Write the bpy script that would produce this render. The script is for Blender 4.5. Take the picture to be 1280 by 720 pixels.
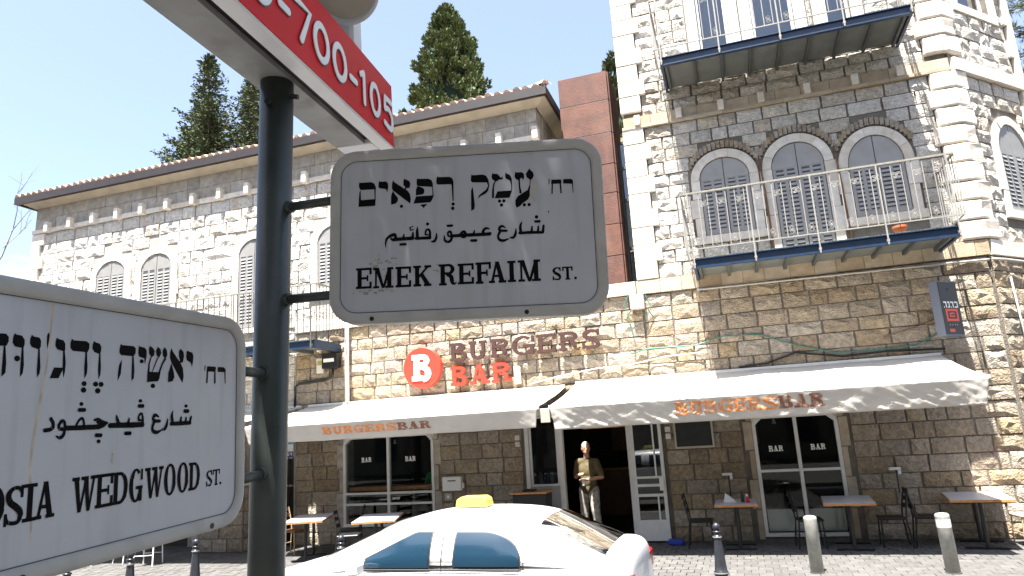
import bpy, bmesh, math, random
from mathutils import Vector, Matrix, noise
for o in list(bpy.data.objects): bpy.data.objects.remove(o)
SC = bpy.context.scene
COL = SC.collection
rnd = random.Random(11)
R = math.radians

# ---------------------------------------------------------------- camera
cam = bpy.data.objects.new('camera', bpy.data.cameras.new('camera'))
COL.objects.link(cam)
cam.data.sensor_width = 36.0
cam.data.lens = 24.0
cam.data.clip_start = 0.05
cam.data.clip_end = 3000
cam.matrix_world = Matrix(((0.94844481, 0.11832416, 0.29402692, 0.0),
                           (0.31163670, -0.17912148, -0.93316561, -13.6),
                           (-0.0577495, 0.97668566, -0.20676099, 2.15),
                           (0, 0, 0, 1)))
SC.camera = cam

# ---------------------------------------------------------------- sky and sun
SUN_DIR = Vector((0.075, 0.34, -1.0)).normalized()      # the way the light travels
elev = math.asin(-SUN_DIR.z)
azim = math.atan2(-SUN_DIR.x, -SUN_DIR.y)
world = bpy.data.worlds.new('World'); SC.world = world
world.use_nodes = True
wn, wl = world.node_tree.nodes, world.node_tree.links
wn.clear()
w_out = wn.new('ShaderNodeOutputWorld'); w_bg = wn.new('ShaderNodeBackground')
sky = wn.new('ShaderNodeTexSky'); sky.sky_type = 'NISHITA'; sky.sun_disc = False
sky.sun_elevation = elev; sky.sun_rotation = azim
sky.air_density = 1.0; sky.dust_density = 4.0; sky.ozone_density = 1.0; sky.altitude = 750
w_tc = wn.new('ShaderNodeTexCoord'); w_map = wn.new('ShaderNodeMapping')
w_map.inputs['Scale'].default_value = (1.0, 1.0, 2.6); w_map.inputs['Location'].default_value = (3.1, 0.4, 0.0)
w_noise = wn.new('ShaderNodeTexNoise'); w_noise.inputs['Scale'].default_value = 3.4
w_noise.inputs['Detail'].default_value = 8; w_noise.inputs['Roughness'].default_value = 0.55
w_ramp = wn.new('ShaderNodeValToRGB'); w_ramp.color_ramp.elements[0].position = 0.53; w_ramp.color_ramp.elements[1].position = 0.72
w_sep = wn.new('ShaderNodeSeparateXYZ')
w_el = wn.new('ShaderNodeMapRange'); w_el.inputs[1].default_value = 0.06; w_el.inputs[2].default_value = 0.42
w_el.inputs[3].default_value = 0.85; w_el.inputs[4].default_value = 0.05
w_mul = wn.new('ShaderNodeMath'); w_mul.operation = 'MULTIPLY'
w_mix = wn.new('ShaderNodeMixRGB'); w_mix.inputs[2].default_value = (8.6, 8.9, 9.2, 1)
wl.new(w_tc.outputs['Generated'], w_map.inputs[0]); wl.new(w_map.outputs[0], w_noise.inputs['Vector'])
wl.new(w_noise.outputs['Fac'], w_ramp.inputs[0])
wl.new(w_tc.outputs['Generated'], w_sep.inputs[0]); wl.new(w_sep.outputs['Z'], w_el.inputs[0])
w_veil = wn.new('ShaderNodeMath'); w_veil.operation = 'MAXIMUM'; w_veil.inputs[1].default_value = 0.075      # thin even haze veil
wl.new(w_ramp.outputs[0], w_mul.inputs[0]); wl.new(w_el.outputs[0], w_mul.inputs[1]); wl.new(w_mul.outputs[0], w_veil.inputs[0])
wl.new(w_veil.outputs[0], w_mix.inputs[0]); wl.new(sky.outputs[0], w_mix.inputs[1])
wl.new(w_mix.outputs[0], w_bg.inputs[0]); w_bg.inputs[1].default_value = 0.07
wl.new(w_bg.outputs[0], w_out.inputs[0])

sun = bpy.data.objects.new('sun', bpy.data.lights.new('sun', 'SUN'))
COL.objects.link(sun)
sun.data.energy = 5.0; sun.data.angle = R(0.53); sun.data.color = (1.0, 0.965, 0.91)
sun.rotation_euler = SUN_DIR.to_track_quat('-Z', 'Y').to_euler()
sun.location = (-3, -20, 30)

SC.view_settings.view_transform = 'Standard'; SC.view_settings.look = 'None'
SC.view_settings.exposure = 2.3; SC.view_settings.gamma = 1.0
SC.view_settings.use_curve_mapping = False
SC.render.engine = 'CYCLES'
SC.cycles.max_bounces = 6; SC.cycles.diffuse_bounces = 4; SC.cycles.glossy_bounces = 3
SC.cycles.transparent_max_bounces = 12; SC.cycles.transmission_bounces = 4
SC.cycles.use_denoising = True

# ---------------------------------------------------------------- materials
def lk(nt, a, b): nt.links.new(a, b)
def mat(name, col, rough=0.6, metal=0.0, var=0.0, vscale=8.0, bump=0.0, bscale=40.0, spec=0.5, coat=0.0,
        stain=None, stain_scale=3.0, stain_amt=0.5, hue=0.0, coord='pos', island=0.0, cols=None, bdist=.04, smap=(1, 1, .35)):
    m = bpy.data.materials.new(name); m.use_nodes = True
    nt = m.node_tree; N = nt.nodes; b = N['Principled BSDF']
    b.inputs['Roughness'].default_value = rough; b.inputs['Metallic'].default_value = metal
    b.inputs['Specular IOR Level'].default_value = spec
    if coat: b.inputs['Coat Weight'].default_value = coat; b.inputs['Coat Roughness'].default_value = 0.04
    c4 = (*col, 1.0)
    b.inputs['Base Color'].default_value = c4
    if coord == 'pos':
        g = N.new('ShaderNodeNewGeometry'); vec = g.outputs['Position']
    else:
        g = N.new('ShaderNodeTexCoord'); vec = g.outputs['Object']
    cur = None
    if cols:
        gi = N.new('ShaderNodeNewGeometry'); oi = N.new('ShaderNodeObjectInfo')
        ad = N.new('ShaderNodeMath'); ad.operation = 'ADD'
        fr = N.new('ShaderNodeMath'); fr.operation = 'FRACT'
        lk(nt, gi.outputs['Random Per Island'], ad.inputs[0]); lk(nt, oi.outputs['Random'], ad.inputs[1]); lk(nt, ad.outputs[0], fr.inputs[0])
        rp = N.new('ShaderNodeValToRGB'); rp.color_ramp.interpolation = 'LINEAR'
        els = rp.color_ramp.elements
        els[0].position = 0.0; els[0].color = (*cols[0], 1); els[1].position = 1.0; els[1].color = (*cols[-1], 1)
        for i, c in enumerate(cols[1:-1]):
            e = els.new((i + 1) / (len(cols) - 1)); e.color = (*c, 1)
        lk(nt, fr.outputs[0], rp.inputs[0]); cur = rp.outputs[0]
    if var:
        nz = N.new('ShaderNodeTexNoise'); nz.inputs['Scale'].default_value = vscale; nz.inputs['Detail'].default_value = 6
        lk(nt, vec, nz.inputs['Vector'])
        mr = N.new('ShaderNodeMapRange'); mr.inputs[1].default_value = 0.3; mr.inputs[2].default_value = 0.7
        mr.inputs[3].default_value = 1 - var; mr.inputs[4].default_value = 1 + var
        lk(nt, nz.outputs['Fac'], mr.inputs[0])
        mx = N.new('ShaderNodeVectorMath'); mx.operation = 'SCALE'
        if cur is None: mx.inputs[0].default_value = col
        else: lk(nt, cur, mx.inputs[0])
        lk(nt, mr.outputs[0], mx.inputs['Scale']); cur = mx.outputs[0]
    if stain:
        nz = N.new('ShaderNodeTexNoise'); nz.inputs['Scale'].default_value = stain_scale; nz.inputs['Detail'].default_value = 5
        mp = N.new('ShaderNodeMapping'); mp.inputs['Scale'].default_value = smap; lk(nt, vec, mp.inputs[0]); lk(nt, mp.outputs[0], nz.inputs['Vector'])
        rp = N.new('ShaderNodeMapRange'); rp.inputs[1].default_value = 0.52; rp.inputs[2].default_value = 0.75; rp.inputs[4].default_value = stain_amt
        lk(nt, nz.outputs['Fac'], rp.inputs[0])
        mx = N.new('ShaderNodeMixRGB'); mx.inputs[2].default_value = (*stain, 1)
        if cur is None: mx.inputs[1].default_value = c4
        else: lk(nt, cur, mx.inputs[1])
        lk(nt, rp.outputs[0], mx.inputs[0]); cur = mx.outputs[0]
    if cur is not None: lk(nt, cur, b.inputs['Base Color'])
    if bump:
        nz = N.new('ShaderNodeTexNoise'); nz.inputs['Scale'].default_value = bscale; nz.inputs['Detail'].default_value = 5
        lk(nt, vec, nz.inputs['Vector'])
        bp = N.new('ShaderNodeBump'); bp.inputs['Strength'].default_value = bump; bp.inputs['Distance'].default_value = bdist
        lk(nt, nz.outputs['Fac'], bp.inputs['Height']); lk(nt, bp.outputs[0], b.inputs['Normal'])
    return m
def glassmat(name, tint, refl=1.0, rough=0.0, clear=0.85):
    m = bpy.data.materials.new(name); m.use_nodes = True
    nt = m.node_tree; N = nt.nodes; N.clear()
    o = N.new('ShaderNodeOutputMaterial'); tr = N.new('ShaderNodeBsdfTransparent'); tr.inputs[0].default_value = (*[c * clear for c in tint], 1)
    gl = N.new('ShaderNodeBsdfGlossy'); gl.inputs['Roughness'].default_value = rough
    fr = N.new('ShaderNodeFresnel'); fr.inputs['IOR'].default_value = 1.5
    ml = N.new('ShaderNodeMath'); ml.operation = 'MULTIPLY'; ml.inputs[1].default_value = refl
    mx = N.new('ShaderNodeMixShader')
    lk(nt, fr.outputs[0], ml.inputs[0]); lk(nt, ml.outputs[0], mx.inputs[0]); lk(nt, tr.outputs[0], mx.inputs[1]); lk(nt, gl.outputs[0], mx.inputs[2]); lk(nt, mx.outputs[0], o.inputs[0])
    return m

SHADED_STONE_COLS = [(0.281, 0.217, 0.145), (0.379, 0.327, 0.263), (0.338, 0.279, 0.210), (0.240, 0.185, 0.124), (0.387, 0.344, 0.289), (0.323, 0.242, 0.143), (0.297, 0.262, 0.224), (0.363, 0.295, 0.200), (0.338, 0.296, 0.248)]  # ground-floor palette browned and darkened to deepen the awning shade
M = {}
M['stone'] = mat('shade_toned_rusticated_stone', (.55, .48, .38), .92, var=.24, vscale=16, bump=1.0, bscale=34, cols=SHADED_STONE_COLS, spec=.2, stain=(.20, .17, .13), stain_scale=1.4, stain_amt=.35)
LSTONE = [(0.570, 0.541, 0.499), (0.662, 0.636, 0.601), (0.600, 0.571, 0.529), (0.525, 0.478, 0.422), (0.672, 0.652, 0.619), (0.586, 0.547, 0.491), (0.622, 0.602, 0.569)]
M['stone_left'] = mat('pale_rusticated_stone', (.62, .57, .49), .92, var=.18, vscale=14, bump=1.0, bscale=30, bdist=.08, cols=LSTONE, spec=.2, stain=(.42, .30, .17), stain_scale=2.4, stain_amt=.45)
M['mortar'] = mat('mortar', (.17, .152, .13), .95, var=.2, vscale=6, bump=.5, bscale=40, spec=.1)
M['stone_upper'] = mat('upper_rusticated_stone', (0.489, 0.443, 0.387), .92, bdist=.06, var=.22, vscale=16, bump=1.0, bscale=34, spec=.2, cols=[(0.489, 0.442, 0.382), (0.623, 0.586, 0.534), (0.567, 0.525, 0.469), (0.443, 0.388, 0.319), (0.635, 0.602, 0.556), (0.528, 0.455, 0.357), (0.524, 0.497, 0.460), (0.587, 0.537, 0.458), (0.568, 0.530, 0.489)], stain=(0.259, 0.222, 0.185), stain_scale=1.4, stain_amt=.3)  # paler copy of the same stone, for rows above the awning shade
M['mortar_left'] = mat('pale_mortar', (.36, .33, .29), .95, var=.2, vscale=6, bump=.5, bscale=40, spec=.1)
M['ashlar'] = mat('dressed_stone', (0.750, 0.691, 0.602), .85, var=.12, vscale=9, bump=.25, bscale=45, spec=.2, cols=[(0.610, 0.555, 0.482), (0.684, 0.636, 0.568), (0.572, 0.506, 0.423), (0.660, 0.617, 0.555), (0.622, 0.567, 0.490)], stain=(0.483, 0.372, 0.261), stain_scale=2.2, stain_amt=.3)
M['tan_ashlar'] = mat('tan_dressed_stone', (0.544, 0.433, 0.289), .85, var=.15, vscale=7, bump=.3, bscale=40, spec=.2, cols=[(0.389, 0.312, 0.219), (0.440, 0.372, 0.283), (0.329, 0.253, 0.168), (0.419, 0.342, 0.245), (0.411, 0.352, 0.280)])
M['grey_ashlar'] = mat('frieze_block_stone', (.45, .41, .36), .88, var=.2, vscale=7, bump=.3, bscale=35, spec=.2, cols=[(.36, .325, .275), (.43, .395, .345), (.33, .29, .235), (.40, .355, .29), (.31, .285, .255)])
M['shutter'] = mat('grey_shutter_paint', (.31, .298, .288), .7, var=.08, vscale=5, spec=.4, coord='pos')
M['shutter_pale'] = mat('pale_grey_shutter_paint', (.22, .215, .205), .5, var=.08, vscale=5, spec=.4)
M['blue_steel'] = mat('navy_painted_steel', (.008, .026, .062), .4, var=.25, vscale=9, spec=.5, stain=(.02, .025, .035), stain_scale=6, stain_amt=.6)
M['slab'] = mat('grey_deck_underside', (.105, .112, .104), .8, var=.12, vscale=4, bump=.1)
M['rib'] = mat('dark_deck_rib', (.055, .06, .06), .6, var=.2)
M['rail'] = mat('pale_iron_railing', (.24, .23, .21), .5, var=.12, spec=.4)
M['rail_left'] = mat('brown_grey_iron_railing', (.085, .075, .065), .6, var=.2, vscale=20)
M['rail_dark'] = mat('weathered_railing_top', (.20, .19, .16), .55, var=.2, vscale=20)
M['roof_tile'] = mat('clay_tile', (.50, .30, .20), .85, var=.25, vscale=12, bump=.4, cols=[(.52, .33, .23), (.62, .46, .36), (.45, .26, .17), (.58, .42, .33), (.40, .26, .19)])
M['fascia'] = mat('dark_brown_gutter', (.020, .014, .013), .5, var=.2)
M['soffit'] = mat('plaster_soffit', (.42, .36, .28), .9, var=.12, vscale=3, bump=.1)
M['corten'] = mat('weathered_steel', (.20, .065, .035), .75, var=.28, vscale=4, bump=.15, bscale=30, cols=[(.088, .034, .024), (.112, .044, .026), (.080, .031, .023), (.098, .037, .024)], stain=(.17, .095, .065), stain_scale=2.5, stain_amt=.4)
M['joint_metal'] = mat('pale_joint_strip', (.55, .50, .45), .5, metal=.3)
M['black'] = mat('black_paint', (.012, .012, .013), .45, spec=.4, var=.2)
M['black_metal'] = mat('black_iron', (.018, .018, .020), .38, spec=.5, var=.2, metal=.2)
M['white_frame'] = mat('white_aluminium_frame', (.66, .65, .62), .4, var=.06, spec=.5)
M['grey_frame'] = mat('grey_aluminium_frame', (.42, .42, .41), .4, var=.06, metal=.3)
M['white_plastic'] = mat('white_plastic', (.75, .75, .73), .45)
M['awning'] = mat('cream_awning_canvas', (.58, .54, .48), .85, var=.05, vscale=5, bump=.12, bscale=120, spec=.2, stain=(.62, .55, .45), stain_scale=2.2, stain_amt=.30)
M['orange_print'] = mat('orange_print', (.78, .30, .11), .85, var=.22, vscale=16, spec=.2, stain=(.80, .62, .48), stain_scale=16, stain_amt=.75)
M['brown_print'] = mat('brown_print', (.28, .13, .08), .85, var=.22, vscale=16, spec=.2, stain=(.66, .52, .42), stain_scale=16, stain_amt=.6)
M['red_sign'] = mat('red_sign_acrylic', (.60, .040, .022), .45, var=.06, spec=.5)
M['brown_sign'] = mat('brown_sign_acrylic', (.055, .026, .022), .5, var=.12, spec=.4)
M['sign_white'] = mat('white_sign_face', (.82, .82, .80), .4)
M['cable_green'] = mat('green_cable', (.05, .16, .12), .5)
M['pipe_grey'] = mat('grey_pipe', (.38, .37, .34), .6, var=.15)
M['pipe_white'] = mat('white_drainpipe', (.62, .60, .55), .6, var=.12)
M['wood'] = mat('orange_wood', (.42, .20, .075), .5, var=.25, vscale=18, spec=.4)
M['wood_dark'] = mat('dark_wood', (.16, .075, .032), .55, var=.3, vscale=14)
M['table_top'] = mat('grey_laminate_table_top', (.52, .50, .52), .35, var=.04, spec=.5)
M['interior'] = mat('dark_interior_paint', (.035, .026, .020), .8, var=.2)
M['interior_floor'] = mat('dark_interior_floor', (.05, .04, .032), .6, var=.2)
M['glass'] = glassmat('window_glass', (.92, .95, .94), 0.5, clear=.92)
M['glass_clear'] = glassmat('door_glass', (.80, .86, .88), 1.6, clear=.8)
M['glass_sky'] = glassmat('upper_window_glass', (.80, .86, .92), 2.2, clear=.85)
M['curtain'] = mat('white_curtain', (.55, .58, .60), .9, var=.1)
M['terracotta'] = mat('terracotta', (.60, .17, .065), .8, var=.1)
M['paver'] = mat('grey_concrete_paver', (.095, .091, .087), .9, var=.18, vscale=9, bump=.25, bscale=60, spec=.2, cols=[(.094, .091, .087), (.108, .105, .10), (.083, .08, .076), (.10, .097, .092)], stain=(.065, .06, .055), stain_scale=1.2, stain_amt=.35)
M['paver_bed'] = mat('sand_joint_bed', (.055, .052, .047), .95, var=.2)
M['kerb'] = mat('kerb_stone', (.17, .165, .155), .9, var=.15, bump=.2)
M['asphalt'] = mat('asphalt', (.055, .054, .053), .9, var=.25, vscale=25, bump=.3, bscale=150, spec=.2)
M['ground'] = mat('dry_ground', (.13, .115, .09), .95, var=.2, vscale=.5)
M['pole'] = mat('dark_green_pole_paint', (.036, .046, .042), .42, var=.3, vscale=6, spec=.5, bump=.05, bscale=30, coord='obj')
M['sign_frame'] = mat('grey_sign_frame', (.41, .405, .385), .55, var=.10, vscale=9, spec=.4, stain=(.30, .28, .25), stain_scale=14, stain_amt=.5, coord='obj')
M['sign_panel'] = mat('white_sign_panel', (.44, .455, .49), .42, var=.05, vscale=7, spec=.5, stain=(.34, .345, .36), stain_scale=3, stain_amt=.6, smap=(9, .7, 1), coord='obj')
M['letter_black'] = mat('black_lettering', (.004, .004, .005), .7, spec=.08)
M['plaster_white'] = mat('white_plaster', (.60, .585, .55), .85, var=.08, vscale=6, bump=.1)
M['smudge'] = mat('sticker_residue', (.30, .29, .25), .9, var=.4, vscale=60, coord='obj')
M['rust_streak'] = mat('rust_streak', (.50, .43, .34), .9, var=.3, vscale=30, coord='obj')
M['red_face'] = mat('red_lightbox_face', (.66, .004, .012), .42, var=.06, vscale=3, spec=.10)
M['box_metal'] = mat('lightbox_galvanised_bottom', (.27, .27, .265), .6, metal=.15, var=.18, vscale=6, stain=(.15, .14, .12), stain_scale=9, stain_amt=.6, coord='obj')
M['box_white'] = mat('lightbox_white_trim', (.70, .70, .72), .4, var=.06)
M['digit_white'] = mat('white_digit', (.85, .87, .88), .4)
M['digit_edge'] = mat('dark_digit_edge', (.05, .06, .055), .5)
M['dish'] = mat('tan_dish', (.50, .44, .36), .5, var=.1)
M['car_paint'] = mat('white_car_paint', (.80, .80, .80), .3, spec=.5, coat=.6)
M['car_trim'] = mat('black_car_trim', (.015, .015, .016), .5)
M['car_glass'] = mat('sky_toned_car_glass', (.009, .028, .050), .12, spec=.6, coat=.3)  # opaque pane; blue sky reflection put into the base colour
M['car_rear_glass'] = glassmat('grey_car_rear_glass', (.45, .47, .45), 1.3, clear=.8)
M['taxi_yellow'] = mat('yellow_taxi_sign', (.36, .32, .075), .4)
M['rubber'] = mat('tyre_rubber', (.02, .02, .02), .85)
M['rim'] = mat('silver_rim', (.45, .45, .46), .3, metal=.8)
M['lamp_red'] = mat('red_lamp_lens', (.45, .01, .01), .15)
M['seat_cloth'] = mat('grey_seat_cloth', (.06, .06, .065), .9)
M['iron'] = mat('dark_painted_iron', (.030, .033, .040), .35, metal=.35, spec=.6, var=.25, vscale=25)
M['iron_red'] = mat('dull_red_band', (.22, .06, .05), .6, var=.2)
M['bollard_grey'] = mat('galvanised_grey_bollard', (.33, .33, .30), .5, metal=.25, var=.15, vscale=20, stain=(.20, .19, .17), stain_scale=8, stain_amt=.4)
M['bollard_band'] = mat('reflective_band', (.62, .62, .62), .4)
M['chalk'] = mat('blackboard', (.010, .013, .012), .6, var=.4)
M['cream_frame'] = mat('cream_board_frame', (.42, .38, .28), .5)
M['skin'] = mat('skin', (.46, .24, .16), .55, var=.08, vscale=20)
M['hair_grey'] = mat('grey_hair', (.30, .28, .26), .8, var=.3, vscale=80)
M['hair_dark'] = mat('dark_hair', (.03, .025, .02), .8)
M['shirt_olive'] = mat('olive_shirt', (.085, .066, .030), .9, var=.4, vscale=10, bump=.4, bscale=18)
M['trousers'] = mat('pale_trousers', (.30, .27, .23), .9, var=.45, vscale=16, bump=.5, bscale=16)
M['shirt_green'] = mat('green_shirt', (.03, .42, .16), .9, var=.1)
M['shoe'] = mat('brown_shoe', (.06, .035, .02), .6)
M['wicker'] = mat('wicker_chair', (.36, .25, .15), .7, var=.25, vscale=40)
M['leaf_fir'] = mat('fir_needles', (0.043, 0.061, 0.029), .8, var=.4, vscale=1.2, spec=.2, cols=[(0.036, 0.061, 0.030), (0.072, 0.090, 0.032), (0.027, 0.047, 0.030), (0.090, 0.104, 0.036), (0.043, 0.065, 0.029)])
M['leaf_cyp'] = mat('cypress_foliage', (0.058, 0.086, 0.036), .8, var=.35, vscale=1.0, spec=.2, cols=[(0.062, 0.090, 0.034), (0.097, 0.122, 0.045), (0.045, 0.071, 0.029), (0.113, 0.134, 0.052)])
M['leaf_street'] = mat('street_tree_leaf', (.07, .11, .035), .6, var=.3, vscale=2)
M['bark'] = mat('bark', (.11, .08, .055), .95, var=.3, vscale=12, bump=.6)
M['twig'] = mat('bare_twig', (.22, .19, .17), .9)

# ---------------------------------------------------------------- mesh helpers
BASE = {}
def base_of(o):
    return BASE.get(o.name, Vector((0, 0, 0))) if o else Vector((0, 0, 0))
class MB:
    def __init__(s): s.v = []; s.f = []; s.mi = []; s.cur = 0
    def add(s, vs, fs):
        n = len(s.v); s.v.extend([tuple(v) for v in vs]); s.f.extend([tuple(i + n for i in f) for f in fs]); s.mi.extend([s.cur] * len(fs)); return s
    def box(s, x0, y0, z0, x1, y1, z1):
        x0, x1 = min(x0, x1), max(x0, x1); y0, y1 = min(y0, y1), max(y0, y1); z0, z1 = min(z0, z1), max(z0, z1)
        return s.add([(x0, y0, z0), (x1, y0, z0), (x1, y1, z0), (x0, y1, z0), (x0, y0, z1), (x1, y0, z1), (x1, y1, z1), (x0, y1, z1)],
                     [(0, 3, 2, 1), (4, 5, 6, 7), (0, 1, 5, 4), (1, 2, 6, 5), (2, 3, 7, 6), (3, 0, 4, 7)])
    def cbox(s, x0, y0, z0, x1, y1, z1, c):
        # box with bevelled edges (c = chamfer)
        x0, x1 = min(x0, x1), max(x0, x1); y0, y1 = min(y0, y1), max(y0, y1); z0, z1 = min(z0, z1), max(z0, z1)
        bm = bmesh.new(); bmesh.ops.create_cube(bm, size=1)
        for v in bm.verts: v.co = ((x0 + x1) / 2 + v.co.x * (x1 - x0), (y0 + y1) / 2 + v.co.y * (y1 - y0), (z0 + z1) / 2 + v.co.z * (z1 - z0))
        bmesh.ops.bevel(bm, geom=bm.edges[:], offset=c, segments=1, affect='EDGES', profile=.5)
        return s.bm(bm)
    def bm(s, bm, mtx=None):
        bm.verts.index_update()
        if mtx: bmesh.ops.transform(bm, matrix=mtx, verts=bm.verts)
        s.add([v.co[:] for v in bm.verts], [[v.index for v in f.verts] for f in bm.faces]); bm.free(); return s
    def tube(s, pts, r, n=8, caps=True):
        pts = [Vector(p) for p in pts]; k = len(pts)
        rs = r if isinstance(r, (list, tuple)) else [r] * k
        ring = []; up = None
        for i, p in enumerate(pts):
            t = (pts[min(i + 1, k - 1)] - pts[max(i - 1, 0)]).normalized()
            if up is None: up = Vector((0, 0, 1)) if abs(t.z) < .9 else Vector((1, 0, 0))
            a = t.cross(up)
            if a.length < 1e-4: a = t.orthogonal()
            a.normalize(); b = a.cross(t).normalized(); up = b
            ring.append([p + (a * math.cos(2 * math.pi * j / n) + b * math.sin(2 * math.pi * j / n)) * rs[i] for j in range(n)])
        vs = [v for q in ring for v in q]; fs = []
        for i in range(k - 1):
            for j in range(n): fs.append((i * n + j, i * n + (j + 1) % n, (i + 1) * n + (j + 1) % n, (i + 1) * n + j))
        if caps: fs.append(tuple(range(n - 1, -1, -1))); fs.append(tuple((k - 1) * n + j for j in range(n)))
        return s.add(vs, fs)
    def lathe(s, prof, cx=0, cy=0, z0=0, n=20):
        k = len(prof); vs = []; fs = []
        for r, z in prof:
            for j in range(n): vs.append((cx + r * math.cos(2 * math.pi * j / n), cy + r * math.sin(2 * math.pi * j / n), z0 + z))
        for i in range(k - 1):
            for j in range(n): fs.append((i * n + j, i * n + (j + 1) % n, (i + 1) * n + (j + 1) % n, (i + 1) * n + j))
        fs.append(tuple(range(n - 1, -1, -1))); fs.append(tuple((k - 1) * n + j for j in range(n)))
        return s.add(vs, fs)
    def prism(s, poly, fn, d0, d1):
        # polygon (a,b) extruded along depth; fn(a,b,d)->xyz
        n = len(poly); ar = sum(poly[i][0] * poly[(i + 1) % n][1] - poly[(i + 1) % n][0] * poly[i][1] for i in range(n))
        if ar < 0: poly = poly[::-1]
        vs = [fn(a, b, d0) for a, b in poly] + [fn(a, b, d1) for a, b in poly]
        fs = [tuple(range(n - 1, -1, -1)), tuple(range(n, 2 * n))] + [(i, (i + 1) % n, n + (i + 1) % n, n + i) for i in range(n)]
        return s.add(vs, fs)
    def build(s, name, m, parent=None, smooth=False, local=False):
        me = bpy.data.meshes.new(name)
        off = Vector((0, 0, 0)) if local else base_of(parent)
        me.from_pydata([(v[0] - off.x, v[1] - off.y, v[2] - off.z) for v in s.v] if off.length else s.v, [], s.f)
        for mm in (m if isinstance(m, (list, tuple)) else [m]): me.materials.append(mm)
        if isinstance(m, (list, tuple)): me.polygons.foreach_set('material_index', s.mi)
        if smooth: me.polygons.foreach_set('use_smooth', [True] * len(me.polygons))
        o = bpy.data.objects.new(name, me); COL.objects.link(o)
        if parent: o.parent = parent; BASE[o.name] = off
        return o
def fixn(o):
    bm = bmesh.new(); bm.from_mesh(o.data); bmesh.ops.recalc_face_normals(bm, faces=bm.faces); bm.to_mesh(o.data); bm.free(); return o
def tag(o, label=None, cat=None, group=None, kind=None):
    if label: o['label'] = label
    if cat: o['category'] = cat
    if group: o['group'] = group
    if kind: o['kind'] = kind
    return o
def thing(name, label, cat, loc=(0, 0, 0), group=None, rz=0):
    o = bpy.data.objects.new(name, None); COL.objects.link(o); o.location = loc; o.rotation_euler.z = rz
    o.empty_display_size = .1; BASE[o.name] = Vector(loc)
    return tag(o, label, cat, group)
def inst(me, name, parent, loc, rot=(0, 0, 0), scale=(1, 1, 1)):
    o = bpy.data.objects.new(name, me); COL.objects.link(o)
    if parent: o.parent = parent
    o.location = Vector(loc) - base_of(parent); o.rotation_euler = rot; o.scale = scale
    return o
def copy_tree(o, parent=None):
    c = o.copy(); COL.objects.link(c); c.parent = parent
    for ch in list(o.children): copy_tree(ch, c)
    return c
XZ = lambda a, b, d: (a, d, b)

# ---------------------------------------------------------------- lettering
def ring(cx, cy, rx, ry, tx, ty, a0, a1, n=14):
    o, i = [], []
    for k in range(n + 1):
        a = R(a0 + (a1 - a0) * k / n); c, q = math.cos(a), math.sin(a)
        o.append((cx + rx * c, cy + ry * q)); i.append((cx + (rx - tx) * c, cy + (ry - ty) * q))
    return [[o[k], o[k + 1], i[k + 1], i[k]] for k in range(n)]
def rc(x0, y0, x1, y1): return [[(x0, y0), (x1, y0), (x1, y1), (x0, y1)]]
def stroke2(pts, it=2, caps=True):
    for _ in range(it):
        q = [pts[0]]
        for a, b in zip(pts[:-1], pts[1:]):
            q.append(tuple(.75 * x + .25 * y for x, y in zip(a, b))); q.append(tuple(.25 * x + .75 * y for x, y in zip(a, b)))
        pts = q + [pts[-1]]
    L, Q, n = [], [], len(pts)
    for i, (x, y, w) in enumerate(pts):
        a, b = pts[max(i - 1, 0)], pts[min(i + 1, n - 1)]
        tx, ty = b[0] - a[0], b[1] - a[1]; l = math.hypot(tx, ty) or 1; mx, my = -ty / l * w / 2, tx / l * w / 2
        L.append((x + mx, y + my)); Q.append((x - mx, y - my))
    out = [[L[i], L[i + 1], Q[i + 1], Q[i]] for i in range(n - 1)]
    if caps:
        for i in [0, n - 1]:
            x, y, w = pts[i]; out.append([(x + w / 2 * math.cos(k * .5236), y + w / 2 * math.sin(k * .5236)) for k in range(12)])
    return out
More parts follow.
